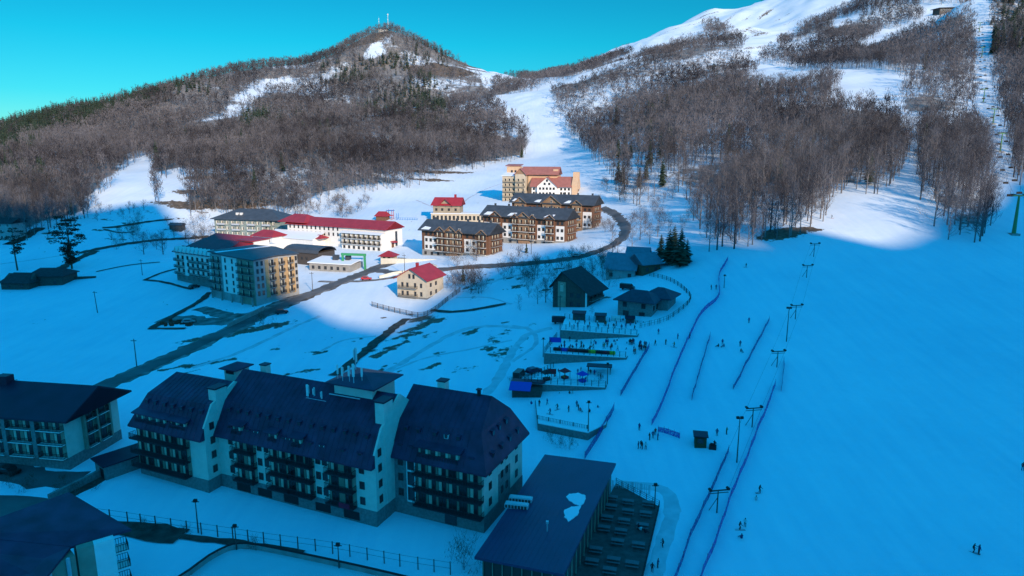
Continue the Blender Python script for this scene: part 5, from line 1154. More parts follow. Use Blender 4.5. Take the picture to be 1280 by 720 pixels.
net([(768,512),(752,540),(731,574)], 2.2, M_NET2, 'blue violet net on the right side of the practice slope')
# ------------------------------------------------------------------ lamps, lifts, power poles
def lamp_post(px, py, h, label, name='floodlight_post', heads=2):
    p = G(px, py); r = empty(name, tuple(p), 0, label, 'lamp post', 'lamp posts'); MB().tube((0,0,-.5), (0,0,h), .13, .07, 6).build('pole', [M_FRAME], r)
    hm = MB().box(-.28,-.2,-.15,.28,.2,.3).mesh('lamp_head', [M_BLACK])
    for i in range(heads): put(hm, 'lamp_head', r, ((i-.5*(heads-1))*.75, 0, h+.1))
    MB().box(-.6,-.05,h-.08,.6,.05,h+.02).build('crossbar', [M_FRAME], r)
lamp_post(921, 578, 9.0, 'tall floodlight post between the kiosk and the drag lift'); lamp_post(983, 427, 9.0, 'tall floodlight post high on the piste beside the drag lift')
lamp_post(248, 666, 5.6, 'lamp post at the fence left of the ice rink', heads=1); lamp_post(296, 689, 4.2, 'lamp post at the corner of the ice rink boards', heads=1); lamp_post(424, 712, 4.0, 'lamp post beside the long side of the ice rink boards', heads=1)
lamp_post(735, 548, 8.0, 'lamp post at the corner of the practice slope fence', heads=1); lamp_post(679, 446, 5.0, 'lamp post at the left corner of the crowded tubing terrace', heads=1); lamp_post(759, 480, 5.0, 'lamp post in front of the crowded tubing terrace', heads=1); lamp_post(905, 360, 4, 'short lamp post beside the winding net', heads=1)
lamp_post(818, 640, 5.0, 'slim post outside the upper corner of the plank terrace', heads=1)
def drag_pylon(px, py, h, label):
    p = G(px, py); r = empty('drag_lift_pylon', tuple(p), rad(10), label, 'lift pylon', 'drag lift pylons'); b = MB().tube((0,0,-.5), (0,0,h), .12, .10, 6); b.tube((-1.0,1.2,-.3), (0,0,h*.7), .06, k=5); b.build('mast', [M_FRAME], r)
    MB().box(-1.6,-.08,h-.1,1.9,.08,h+.1).box(-1.6,-.08,h-.5,1.9,.08,h-.42).build('crossarm', [M_FRAME], r)
    w = MB().tube((0,-.35,0), (0,.35,0), .25, k=8).mesh('pulley', [M_BLACK])
    for x in (-1.5, 1.8): put(w, 'pulley', r, (x, 0, h+.25))
    return p
DL = [(896,641,4.2,'nearest drag lift pylon, between the two long nets near the bottom edge'),(940,534,4.2,'drag lift pylon just right of the floodlight post by the kiosk'),(971,459,4.0,'drag lift pylon above the end of the long violet net'),(994,399,4.0,'drag lift pylon beside the upper floodlight post'),(1008,347,4.0,'drag lift pylon second from the top of the line'),(1017,321,4.6,'uppermost drag lift pylon below the lit snow')]
dp = [drag_pylon(*d) for d in DL]
b = MB()
for i in range(len(dp)-1):
    for x in (-1.4, 1.7): b.tube(dp[i]+[x,0,4.2], dp[i+1]+[x,0,4.2], .02, k=3)
o = b.build('drag_lift_cable', [M_BLACK]); tag(o, 'thin double cable of the drag lift running up the piste', 'lift cable')
def chair_pylon(px, py, h, label, r0=.75):
    p = G(px, py); r = empty('chairlift_pylon', tuple(p), rad(-4), label, 'lift pylon', 'chairlift pylons'); MB().tube((0,0,-1), (0,0,h), r0, r0*.45, 8).build('tower', [M_LG], r); MB().box(-2.2,-.25,h-.3,2.2,.25,h+.2).build('crossarm', [M_LG], r)
    MB().box(-1.5,-1.5,-1,1.5,1.5,.4).build('footing', [M_CONC], r); s = MB().box(-.12,-1.6,-.2,.12,1.6,.1).mesh('sheave_train', [M_BLACK])
    for x in (-2.1, 2.1): put(s, 'sheave_train', r, (x, 0, h+.4))
    return p
M_LG = mat('green_lift_paint', (.10, .24, .09), .6)
CP_ = [chair_pylon(1267,293,14.5,'nearest chairlift pylon, pale green and tapered, at the right frame edge'), chair_pylon(1250,190,10.5,'slim green chairlift pylon second from the bottom in the cleared lane', .5), chair_pylon(1241,155,10,'green chairlift pylon at the head of the tree clump', .5), chair_pylon(1229,128,10,'chairlift pylon halfway up the cleared lane', .5), chair_pylon(1227,72,10,'chairlift pylon high in the cleared lane', .5), chair_pylon(1224,40,10,'topmost chairlift pylon below the mountain station', .5)]
tops = [p+[0,0,h] for p, h in zip(CP_, (14.9,10.9,10.4,10.4,10.4,10.4))]; first = np.array([CP_[0][0]+26, CP_[0][1]-62, CP_[0][2]+4.0]); tops = [first]+tops
cb = MB()
for i in range(len(tops)-1):
    for x in (-2.1, 2.1):
        A_, B_ = tops[i]+[x,0,0], tops[i+1]+[x,0,0]; L_ = np.linalg.norm(B_-A_); pr_ = A_
        for k_ in range(1, 9): f = k_/8; q = A_*(1-f)+B_*f-np.array([0,0,4*f*(1-f)*L_*.02]); cb.tube(pr_, q, .035, k=3); pr_ = q
o = cb.build('chairlift_cable', [M_BLACK]); tag(o, 'thin sagging double cable of the chairlift over the cleared lane', 'lift cable')
ch_h = MB().tube((0,0,0), (0,0,-2.6), .05, k=5).mesh('hanger', [M_BLACK]); ch_s = MB().box(-1.1,-.25,-3.1,1.1,.3,-2.98).box(-1.1,.25,-3.1,1.1,.33,-2.2).mesh('seat', [M_BLACK]); ch_b = MB().box(-1.1,-.6,-2.75,1.1,-.53,-2.68).box(-1.12,-.6,-2.75,-1.05,.3,-2.68).box(1.05,-.6,-2.75,1.12,.3,-2.68).mesh('safety_bar', [M_BLACK])
ci = 0
for i in range(len(tops)-1):
    A_, B_ = tops[i], tops[i+1]; L_ = np.linalg.norm(B_-A_); n_ = max(1, int(L_/30))
    for k_ in range(n_):
        for x in (-2.1, 2.1):
            f = (k_+.5+(.2 if x > 0 else 0))/n_
            if f >= .97: continue
            q = A_*(1-f)+B_*f-np.array([-x,0,4*f*(1-f)*L_*.02]); s = proj(q)[0]
            if not (0 < s[0] < 1279 and s[1] > 5): continue
            lb = 'empty chair on the upward cable of the chairlift' if x > 0 else 'empty chair on the downward cable of the chairlift'
            c = empty('lift_chair', tuple(q), rad(-4), lb, 'chair', 'chairlift chairs, '+('upward' if x > 0 else 'downward')); put(ch_h, 'hanger', c, (0,0,0)); put(ch_s, 'seat', c, (0,0,0)); put(ch_b, 'safety_bar', c, (0,0,0)); ci += 1
for i, (px, py, h, lb) in enumerate(((122,391,8,'leaning power pole standing alone in the middle of the left meadow'),(171,458,8,'power pole beside the valley road at the lower left'),(178,344,7,'power pole near the low walls left of the guesthouse'),(497,385,6,'thin pole at the corner of the yellow house garden') if False else (506,344,9,'power pole above the yellow house roof'),(664,318,9,'power pole in front of the middle timber hotel'),(391,365,8,'pole at the right corner of the striped apartment block'),(700,388,5,'short pole left of the dark chalet'))):
    p = G(px, py); r = empty('power_pole', tuple(p), 0, lb, 'power pole', 'power poles'); MB().tube((0,0,-.5), (-.35 if i == 0 else 0,0,h), .15, .1, 6).build('pole', [M_FRAME], r); MB().box(-.9,-.06,h-.6,.7,.06,h-.45).build('crossarm', [M_FRAME], r)
# ------------------------------------------------------------------ kiosk, rink
k_ = empty('lift_kiosk', tuple(G(868,560)), rad(-12), 'small dark green lift kiosk with flat roof beside the drag lift', 'kiosk')
MB().box(0,0,-.5,2.3,2.4,2.5).build('wall', [mat('dark_green_wall', (.03,.06,.03), .8)], k_); MB().box(-.3,-.4,2.5,2.6,2.7,2.68).build('roof', [M_NROOF], k_); put(window_mesh(1.2, 1.0, M_FRAME, 1), 'window', k_, (1.1, -.01, 1.1))
o = MB().box(0,0,-.3,1.4,.9,.9).box(.2,.3,.9,1.2,.5,1.3).build('lift_control_box', [M_BLACK], None, loc=tuple(G(886,562)), rz=rad(-20)); tag(o, 'black control box beside the lift kiosk', 'control box')
rk = [atz(*p, .25) for p in ((205,740),(238,719),(262,701),(285,689),(300,686),(325,688),(430,710),(520,731),(700,775),(600,900),(300,900))]
MBk = MB().prism([(p[0], p[1]) for p in rk][::-1], -1, .28); o = MBk.build('ice_rink', [mat('ice', (.52,.62,.66), .25, noise=.06, scale=.15, spec=.5)]); tag(o, kind='structure')
b = MB(); rc2 = smooth_path([(p[0], p[1]) for p in rk[:9]], 1.5)
for a, c in zip(rc2[:-1], rc2[1:]): d = c-a; n_ = np.array([-d[1], d[0]])/np.linalg.norm(d)*.09; b.prism([a-n_, c-n_, c+n_, a+n_], 0, 1.15)
bo = b.build('rink_boards', [M_CONC]); tag(bo, 'low boards curving round the ice rink, topped with a dark rail', 'rink boards')
b = MB()
for a, c in zip(rc2[:-1], rc2[1:]): d = c-a; n_ = np.array([-d[1], d[0]])/np.linalg.norm(d)*.16; b.prism([a-n_, c-n_, c+n_, a+n_], 1.15, 1.3)
b.build('top_rail', [M_BLACK], bo)
# ------------------------------------------------------------------ tubing terraces
def terrace(corners, z, label, wallm=M_STONE):
    P = [atz(px, py, z) for px, py in corners]; poly = [(p[0], p[1]) for p in P]
    A_ = sum(poly[i-1][0]*poly[i][1]-poly[i][0]*poly[i-1][1] for i in range(len(poly)))
    if A_ < 0: poly = poly[::-1]
    r = MB().prism(poly, -3, z-.15).build('snow_terrace', [wallm]); tag(r, label, 'terrace', 'terraces of the tubing park'); cx_, cy_ = np.mean([p[0] for p in poly]), np.mean([p[1] for p in poly])
    MB().prism([(cx_+(x-cx_)*.985, cy_+(y-cy_)*.985) for x, y in poly], z-.15, z+.02).build('snow_cover', [M_SNOWY], r); return r
t1 = terrace([(706,397),(806,408),(797,419),(700,412)], 11.6, 'uppermost snowy terrace of the tubing park below the dark chalet')
t2 = terrace([(696,421),(797,429),(783,447),(680,441)], 9.0, 'crowded middle terrace of the tubing park with concrete front wall')
t3 = terrace([(692,459),(766,466),(757,484),(655,479)], 6.0, 'lowest terrace of the tubing park with small rides')
t4 = terrace([(668,493),(766,500),(758,530),(735,541),(672,529)], 3.6, 'wide flat practice slope with children below the tubing park')
def zf(px, py, z): p = atz(px, py, z); return (p[0], p[1], z)
def rail_z(name, pix, z, h, label):
    h = 1.5
    P = [np.array(zf(*p, z)) for p in pix]; r = empty(name, tuple(P[0]), 0, label, 'railing', 'railings of the tubing park'); b = MB(); railpath(b, [q-P[0] for q in P], h, 1.6, .07, wires=4); b.build('rail', [M_RAIL], r)
rail_z('terrace_railing', [(700,411.5),(745,415),(796,418.5)], 11.6, 1.1, 'dark railing along the front of the uppermost snowy terrace')
rail_z('terrace_railing', [(681,440.5),(730,443.5),(782,446.5)], 9.0, 1.1, 'dark railing along the front wall of the crowded terrace')
rail_z('terrace_railing', [(656,478.5),(705,481),(757,483.5)], 6.0, 1.1, 'dark railing along the front of the lowest ride terrace')
rail_z('terrace_railing', [(706,398),(755,402.5),(804,408)], 11.6, 1.1, 'dark railing along the back of the uppermost snowy terrace')
rail_z('terrace_railing', [(696,421.5),(681,440)], 9.0, 1.1, 'dark railing along the left side of the crowded terrace')
rail_z('terrace_railing', [(692,459.5),(656,478)], 6.0, 1.1, 'dark railing along the left side of the lowest ride terrace')
for px, py, w_, mm, lb in ((716,400,3.6,M_RED,'dark booth with red roof at the left back of the uppermost terrace'),(744,403,3.0,M_NROOF,'dark booth with black roof at the back of the uppermost terrace'),(782,407,2.4,M_NROOF,'narrow black booth at the right back of the uppermost terrace')):
    bo_ = empty('booth', zf(px, py, 11.6), rad(-10), lb, 'booth'); MB().box(0,0,0,w_,2,2.1).build('wall', [M_DW], bo_); MB().slab([(-.3,-.4,2.2),(w_+.3,-.4,2.2),(w_+.3,2.3,2.5),(-.3,2.3,2.5)], .12).build('roof', [mm], bo_); MB().box(.4,-.04,1.0,w_-.4,.02,1.8).build('hatch', [M_GLASS], bo_)
sh = empty('ticket_shelter', zf(735,470,6.0), rad(-10), 'dark open shelter with flat roof in front of the crowded terrace wall', 'shelter')
b = MB()
for x in (0, 5.5): 
    for y in (0, 2.5): b.tube((x, y, 0), (x, y, 2.4), .1)
b.build('post', [M_DW], sh) if False else b.build('frame', [M_DW], sh); MB().slab([(-.4,-.4,2.7),(5.9,-.4,2.7),(5.9,3,2.5),(-.4,3,2.5)], .2).build('roof', [M_NROOF], sh)
hs_ = empty('blue_canopy_hut', tuple(G(640,497)), rad(-10), 'dark hut with bright blue sloping canopy behind the cream hotel', 'hut')
MB().box(0,0,-1,7,5,2.4).build('wall', [M_DW], hs_); MB().slab([(-.6,1.6,3.6),(7.6,1.6,3.6),(7.6,5.6,3.0),(-.6,5.6,3.0)], .2).build('roof', [M_NROOF], hs_); MB().slab([(-.6,-1.2,2.4),(4.6,-1.2,2.4),(4.6,1.6,3.6),(-.6,1.6,3.6)], .15).build('canopy', [mat('blue_canopy', (.03,.08,.45), .6)], hs_)
M_BC = {'yellow': mat('yellow_sheet', (.65,.50,.03), .7), 'blue': mat('blue_sheet', (.03,.06,.45), .7), 'red': mat('red_sheet', (.5,.03,.04), .7), 'white': M_WHITE}
for i, (px, py, z, w, c, lb) in enumerate(((716,423,9.0,3.4,'yellow','yellow banner at the back of the crowded tubing terrace'),(729,424,9.0,2.6,'blue','blue banner right of the yellow one on the crowded terrace'),(752,426.5,9.0,2.8,'white','white banner at the back of the crowded terrace'),(765,427.5,9.0,2.4,'red','dark red banner right of the white banner on the crowded terrace'),(777,428.5,9.0,2.6,'white','white banner at the right end of the crowded terrace'),(694,430,9.0,3.2,'blue','blue banner at the left side of the crowded terrace'),(690,470,6.0,2.0,'red','red banner on the lowest ride terrace'),(770,403,11.6,2.6,'white','white banner at the back of the uppermost terrace'),(788,406,11.6,2.6,'white','white banner at the right corner of the uppermost terrace'))):
    r = empty('banner', zf(px, py, z), rad(-8), lb, 'banner', 'banners of the tubing park'); MB().box(-w/2,-.04,.5,w/2,.04,1.9).build('sheet', [M_BC[c]], r)
    pm = MB().tube((0,0,-.1), (0,0,2.0), .05).mesh('pole', [M_FRAME]); put(pm, 'pole', r, (-w/2,0,0)); put(pm, 'pole', r, (w/2,0,0))
def torus_mesh(R0, r0, m, n=10, k=6):
    V, Fc = [], []
    for i in range(n):
        for j in range(k): a, c = 2*math.pi*i/n, 2*math.pi*j/k; V.append(((R0+r0*math.cos(c))*math.cos(a), (R0+r0*math.cos(c))*math.sin(a), r0+r0*math.sin(c)))
    for i in range(n):
        for j in range(k): Fc.append((i*k+j, ((i+1) % n)*k+j, ((i+1) % n)*k+(j+1) % k, i*k+(j+1) % k))
    return MB().add(V, Fc).mesh('snow_tube', [m], True)
TM = {c: torus_mesh(.42, .2, M_BC[c] if c in M_BC else M_BLACK) for c in ('black', 'yellow', 'red', 'blue')}
R2 = random.Random(12)
for i in range(26):
    px = 694+i*2.9; c = ('black','blue','red','black','black','yellow','black','red','yellow')[int(i/3)]; z = 9.62+(i % 3)*.36*0
    for s_ in range(2):
        o = put(TM[c], 'snow_tube', None, (lambda q: (q[0], q[1], 9.02+s_*.40))(zf(px, 438+.07*(px-694), 9.0)), 0); tag(o, '%s snow tube in the row along the front railing of the crowded terrace' % c, 'snow tube', '%s snow tubes on the crowded terrace' % c)
# small rides on the lowest terrace
for px, py, c, lb in ((683,478,'black','small dark tented ride at the left end of the lowest terrace'),(706,476,'red','small red tented ride in the middle of the lowest terrace'),(728,480,'blue','small blue tented ride on the right of the lowest terrace')):
    r = empty('small_ride', zf(px, py-3, 6.0), R2.random(), lb, 'ride', 'rides on the lowest terrace'); b = MB()
    for x in (-.9, .9):
        for y in (-.9, .9): b.tube((x,y,0),(x,y,1.9),.06)
    b.box(-.95,-.95,1.85,.95,.95,1.92); b.build('frame', [M_FRAME], r); v = [(-1.2,-1.2,1.9),(1.2,-1.2,1.9),(1.2,1.2,1.9),(-1.2,1.2,1.9),(0,0,2.8)]; MB().add(v, [(0,1,4),(1,2,4),(2,3,4),(3,0,4),(3,2,1,0)]).build('tent', [M_BC.get(c, M_BLACK)], r); MB().box(-.7,-.7,.0,.7,.7,.6).build('seat', [M_BC.get(c, M_BLACK)], r)
# ------------------------------------------------------------------ people
def person_mesh(kind, mats):
    """one continuous skinned figure, 1.72 m tall, feet at z=0, facing -y"""
    J = {'pel': (0,0,.92), 'ch': (0,-.03,1.28), 'nk': (0,-.04,1.46), 'hd': (0,-.05,1.60), 'ht': (0,-.05,1.70)}
    if kind == 'stand': L1, R1, L2, R2_, LF, RF = (.11,0,.88),(-.11,0,.88),(.12,-.02,.48),(-.12,.0,.48),(.13,0,.07),(-.13,.02,.07); arms = [(.20,-.03,1.38),(.29,-.04,1.12),(.28,-.16,.92)]; dn = 0
    elif kind == 'ski': L1, R1, L2, R2_, LF, RF = (.12,0,.80),(-.12,0,.80),(.15,-.20,.46),(-.15,-.20,.46),(.15,-.02,.07),(-.15,-.02,.07); arms = [(.21,-.10,1.26),(.33,-.20,1.04),(.34,-.42,.98)]; dn = .08
    elif kind == 'walk': L1, R1, L2, R2_, LF, RF = (.11,0,.88),(-.11,0,.88),(.11,-.18,.50),(-.11,.08,.48),(.11,-.22,.07),(-.11,.30,.12); arms = [(.20,-.03,1.38),(.28,.06,1.14),(.27,-.04,.92)]; dn = 0
    else: L1, R1, L2, R2_, LF, RF = (.11,0,.22),(-.11,0,.22),(.16,-.40,.42),(-.16,-.40,.40),(.16,-.72,.08),(-.16,-.74,.08); arms = [(.20,0,.72),(.27,-.16,.52),(.22,-.34,.44)]; dn = .66
    if kind == 'ski': J = {'pel': (0,.05,.84), 'ch': (0,-.08,1.16), 'nk': (0,-.13,1.34), 'hd': (0,-.15,1.48), 'ht': (0,-.16,1.58)}
    if kind == 'sit': J = {'pel': (0,.02,.24), 'ch': (0,.0,.60), 'nk': (0,-.02,.79), 'hd': (0,-.04,.93), 'ht': (0,-.04,1.04)}
    V = [J['pel'], J['ch'], J['nk'], J['hd'], J['ht']]; Rr = [.155, .165, .065, .105, .07]; E_ = [(0,1),(1,2),(2,3),(3,4)]
    for hp, kn, ft in ((L1, L2, LF), (R1, R2_, RF)):
        b_ = len(V); V += [hp, kn, ft, (ft[0], ft[1]-.17, ft[2]-.02)]; Rr += [.10, .072, .055, .045]; E_ += [(0,b_),(b_,b_+1),(b_+1,b_+2),(b_+2,b_+3)]
    for s_ in (1, -1):
        b_ = len(V); V += [(s_*a[0], a[1], a[2]) for a in arms]; Rr += [.068, .052, .04]; E_ += [(1,b_),(b_,b_+1),(b_+1,b_+2)]
        w = V[-1]; V += [(w[0], w[1]-.05, w[2]-.07)]; Rr += [.04]; E_ += [(b_+2, b_+3)]
    me = bpy.data.meshes.new('person'); me.from_pydata(V, E_, []); o = bpy.data.objects.new('person_tmp', me); COL.objects.link(o)
    mo = o.modifiers.new('s', 'SKIN'); mo.use_smooth_shade = True
    for i, r in enumerate(Rr): me.skin_vertices[0].data[i].radius = (r, r*.9)
    me.skin_vertices[0].data[0].use_root = True; o.modifiers.new('u', 'SUBSURF').levels = 1
    dg = bpy.context.evaluated_depsgraph_get(); ev = o.evaluated_get(dg); m2 = bpy.data.meshes.new_from_object(ev); bpy.data.objects.remove(o)
    m2.materials.clear()
    for m in mats: m2.materials.append(m)
    zt, zn = (J['pel'][2]-.02, J['nk'][2]-.0)
    for p in m2.polygons:
        c = p.center; z = c.z; hand = c.y < arms[2][1]+.0 and abs(c.x) > .18 and kind != 'sit'
        p.material_index = 2 if (zn < z < zn+.17 and c.y < J['hd'][1]) else 3 if z >= zn+.02 else (0 if z > zt or abs(c.x) > .2 and z > zt-.1 and kind != 'sit' else 1)
    return m2
JK = {'red': (.42,.03,.03), 'black': (.02,.02,.03), 'navy': (.02,.03,.12), 'green': (.05,.16,.05), 'orange': (.5,.16,.03), 'white': (.6,.6,.6), 'purple': (.16,.03,.18), 'yellow': (.5,.4,.05)}
M_SKIN = mat('skin', (.45,.27,.2), .7); M_HAT = mat('dark_hat', (.03,.02,.03), .9); M_PANTS = mat('dark_trousers', (.025,.022,.03), .9)
JM = {k_: mat(k_+'_jacket', v, .85) for k_, v in JK.items()}
PM = {}
def pm_(kind, c):
    if (kind, 'base') not in PM: PM[(kind, 'base')] = person_mesh(kind, [JM['black'], M_PANTS, M_SKIN, M_HAT])
    if (kind, c) not in PM: m = PM[(kind, 'base')].copy(); m.materials[0] = JM[c]; m.name = 'person'; PM[(kind, c)] = m
    return PM[(kind, c)]
skm = MB().box(-.05,-1.0,.0,.05,.75,.035).mesh('ski', [M_RPAINT]); plm = MB().tube((0,0,0), (0,0,1.15), .018, k=4).mesh('ski_pole', [M_METAL])
RP = random.Random(5); ordn = {}
PHR = {'ski': 'skiing', 'stand': 'standing', 'walk': 'walking', 'sit': 'sitting'}
def person(px, py, kind, c, where, group, z=None, sc=1.0, rz=None, skis=None):
    p = np.array(zf(px, py, z)) if z is not None else G(px, py); rz = RP.uniform(-3.1, 3.1) if rz is None else rz
    child = sc < .85; lb = '%s in %s %s %s' % ('child' if child else 'person', c, PHR[kind], where)
    lb = ' '.join(lb.split()[:16])
    o = put(pm_(kind, c), 'person', None, tuple(p), rz, (sc, sc, sc)); tag(o, lb, 'person', group)
    if skis or (skis is None and kind == 'ski'):
        for s_ in (-1, 1): put(skm, 'ski', o, (s_*.15, 0, -.02))
        for s_ in (-1, 1): put(plm, 'ski_pole', o, (s_*.34, -.42, 0))
    return o
PL = [(1216,690,'ski','black','left of the pair low on the open piste at the lower right','people on the open piste'),(1223,693,'stand','navy','right of the pair low on the open piste at the lower right','people on the open piste'),
 (949,616,'ski','black','alone right of the long violet net near the drag lift','people on the open piste'),(945,626,'sit','white','just below the lone skier right of the long violet net','people on the open piste'),(924,662,'ski','black','right of the long violet net near the bottom edge','people on the open piste'),(931,659,'stand','white','beside the dark skier right of the long violet net','people on the open piste'),(927,674,'sit','navy','lowest of the three near the bottom of the violet net','people on the open piste'),
 (1278,588,'stand','red','cut by the right frame edge on the open piste','people on the open piste'),
 (896,545,'stand','navy','nearest to the lift kiosk door','people by the lift kiosk'),(908,543,'stand','green','between the lift kiosk and the floodlight post','people by the lift kiosk'),(893,556,'sit','black','right beside the black control box of the kiosk','people by the lift kiosk'),
 (898,434,'sit','black','leftmost of the group resting between the two dark nets','people resting between the nets'),(903,431,'stand','purple','at the top of the group resting between the two dark nets','people resting between the nets'),(905,434,'sit','navy','right end of the group resting between the two dark nets','people resting between the nets'),(925,433,'stand','navy','near the upper end of the straight dark net','people resting between the nets'),(926,440,'sit','black','below the standing one near the straight dark net','people resting between the nets'),(936,404,'stand','purple','alone above the resting group','people resting between the nets'),
 (933,334,'ski','black','high on the piste right of the winding net top','people high on the piste'),(889,362,'stand','red','left of the winding net at its bend','people high on the piste'),(895,362,'stand','navy','between the net bend and the red jacketed one','people high on the piste'),(862,423,'stand','navy','touching the winding net halfway down','people high on the piste'),(1040,273,'ski','black','on the lit snow below the wood','people high on the piste'),
 (847,424,'stand','purple','left of the winding net, second from the terraces','people between the terraces and the net'),(843,434,'ski','orange','skiing near the winding net' if False else 'in front of the winding net','people between the terraces and the net'),(832,431,'stand','black','midway between the terraces and the winding net','people between the terraces and the net'),(819,432,'walk','black','near the top of the blue net','people between the terraces and the net'),(823,418,'stand','purple','just above the top of the blue net','people between the terraces and the net'),
 (801,560,'walk','black','behind the trio below the winding net','people below the winding net'),(801,563,'stand','black','left of the trio below the winding net','people below the winding net') if False else (798,561,'stand','navy','left of the trio below the winding net','people below the winding net'),(803,561.5,'stand','black','in the middle of the trio below the winding net','people below the winding net'),(807,562,'stand','white','right of the trio below the winding net','people below the winding net'),(799,538,'stand','purple','alone above the trio below the winding net','people below the winding net'),
 (812,550,'stand','black','left in the group at the foot of the winding net','people below the winding net'),(816,548,'stand','navy','in the middle of the group at the foot of the winding net','people below the winding net'),(819,544,'stand','red','at the back of the group at the foot of the winding net','people below the winding net'),(822,550,'stand','purple','right in the group at the foot of the winding net','people below the winding net'),
 (829,684,'ski','black','outside the plank terrace railing','people beside the plank terrace'),(815,716,'stand','black','at the bottom edge beside the plank terrace','people beside the plank terrace'),(822,710,'stand','navy','right of the one at the bottom edge beside the terrace','people beside the plank terrace')]
for a in PL: person(*a)
# children and teachers on the practice slope
for px, py, kind, c, w in ((664,506,'sit','purple','at the far left of the practice slope'),(674,508,'stand','black','second from the left on the practice slope'),(684,506,'walk','purple','third from the left on the practice slope'),(697,512,'ski','black','in the middle of the practice slope'),(688,518,'ski','navy','lowest on the practice slope'),(711,515,'stand','black','right of the middle on the practice slope'),(721,509,'stand','navy','left of the dense knot on the practice slope'),(723,513,'stand','black','in front of the dense knot on the practice slope'),(725,514,'sit','red','at the right of the dense knot on the practice slope'),(737,516,'sit','black','right of the dense knot on the practice slope'),(747,511,'sit','navy','at the right edge of the practice slope'),(712,496,'stand','black','left of the pair at the top of the practice slope'),(716,496,'stand','white','right of the pair at the top of the practice slope'),(699,495,'sit','white','at the top left of the practice slope')):
    person(px, py, kind, c, w, 'people on the practice slope', z=3.62, sc=.98)
cl = ['black','black','navy','navy','purple','red','black','white','orange','red']
for px, py, kind, c in [(712,427,'stand','black'),(704,430,'sit','blue')][:1]+[(RP.uniform(696,785), RP.uniform(427,439), RP.choice(['stand','walk','sit']), RP.choice(cl)) for _ in range(44)]:
    person(px, py, kind, c, 'on the crowded tubing terrace', 'crowd on the middle tubing terrace', z=9.02, sc=.95)
for _ in range(24):
    px = RP.uniform(712, 795); person(px, RP.uniform(403,413), RP.choice(['stand','walk']), RP.choice(cl), 'on the uppermost tubing terrace', 'people on the uppermost tubing terrace', z=11.62, sc=.95)
for _ in range(10): person(RP.uniform(668,748), RP.uniform(464,476), RP.choice(['stand','sit']), RP.choice(cl), 'on the lowest ride terrace', 'people on the lowest ride terrace', z=6.02, sc=.85)
for _ in range(18): person(RP.uniform(786,808), RP.uniform(428,444), RP.choice(['stand','walk']), RP.choice(cl), 'in the queue right of the crowded terrace', 'queue beside the crowded terrace')
for px, py in ((743,470),(738,469),(751,474)): person(px, py, 'stand', RP.choice(cl), 'under the dark shelter roof', 'people at the shelter', z=6.0)
for px, py in ((801,664),(806,667),(798,661)): person(px, py, 'sit', 'white' if px == 801 else 'black', 'at the outer row of the terrace tables', 'people at the terrace tables', z=.75)
# ------------------------------------------------------------------ vehicles
def car(px, py, rz, col, label, van=False, z=None):
    p = G(px, py); r = empty('parked_van' if van else 'parked_car', tuple(p), rad(rz), label, 'van' if van else 'car', 'parked cars')
    prof = [(-2.2,.45),(2.2,.45),(2.2,.85),(1.9,.95),(1.15,1.0),(.55,1.5),(-1.4,1.55),(-2.1,1.05)] if not van else [(-2.5,.45),(2.5,.45),(2.5,1.1),(1.9,1.35),(1.4,2.05),(-2.5,2.1)]
    n_ = len(prof); V = [(x, -.88, z_) for x, z_ in prof]+[(x, .88, z_) for x, z_ in prof]
    MB().add(V, [tuple(range(n_)), tuple(range(2*n_-1, n_-1, -1))]+[(i, n_+i, n_+(i+1) % n_, (i+1) % n_) for i in range(n_)]).build('body', [mat('car_paint', col, .35, spec=.5)], r)
    MB().box(-1.2,-.9,1.08,.55,.9,1.42) .build('side_windows', [M_GLASS], r)
    w = MB().tube((0,-.12,0), (0,.12,0), .33, k=12).mesh('wheel', [M_BLACK])
    for x in (-1.4, 1.4):
        for y in (-.85, .85): put(w, 'wheel', r, (x, y, .33))
car(458, 350, 5, (.45,.03,.04), 'small red car on the farm track beside the valley road'); car(700, 404, -5, (.02,.02,.03), 'black van parked left of the uppermost tubing terrace', True)
car(667, 466, 40, (.02,.02,.06), 'dark car parked left of the lowest ride terrace'); car(649, 472, 70, (.03,.03,.03), 'black van behind the lowest ride terrace', True)
car(770, 337, 20, (.03,.03,.04), 'dark car in the yard of the sheet roofed house'); car(784, 362, -25, (.02,.02,.02), 'black van between the chalet and the bungalow', True)
car(12, 592, -20, (.015,.015,.015), 'black car at the left frame edge beside the gabled hotel'); car(748, 266, 30, (.1,.1,.11), 'grey car parked where the hotel road ends'); car(243, 352+8, 60, (.05,.05,.05), 'dark car beside the white guesthouse'); car(236, 404, 15, (.25,.25,.26), 'grey car in the muddy yard left of the apartment block'); car(352, 392, 30, (.03,.03,.035), 'dark car driving on the valley road below the apartment block'); car(720, 321, 15, (.4,.4,.42), 'silver car on the hotel road below the farthest timber hotel'); car(540, 334, 0, (.5,.5,.5), 'pale car parked below the nearest timber hotel') 
# building materials heap
b = MB(); R3 = random.Random(3)
for i in range(40): x, y = R3.gauss(0, 2.6), R3.gauss(0, 1.5); s = R3.uniform(.3, .8); b.box(x-s, y-s*.4, 0, x+s, y+s*.4, R3.uniform(.3, 1.3))
o = b.build('rubble_heap', [mat('rusty_rubble', (.22,.05,.03), .9, noise=.4, scale=1.5)], None, loc=tuple(G(224,404)-[0,0,.2])); tag(o, 'rusty heap of building debris in the yard left of the apartment block', 'rubble heap', kind='stuff')
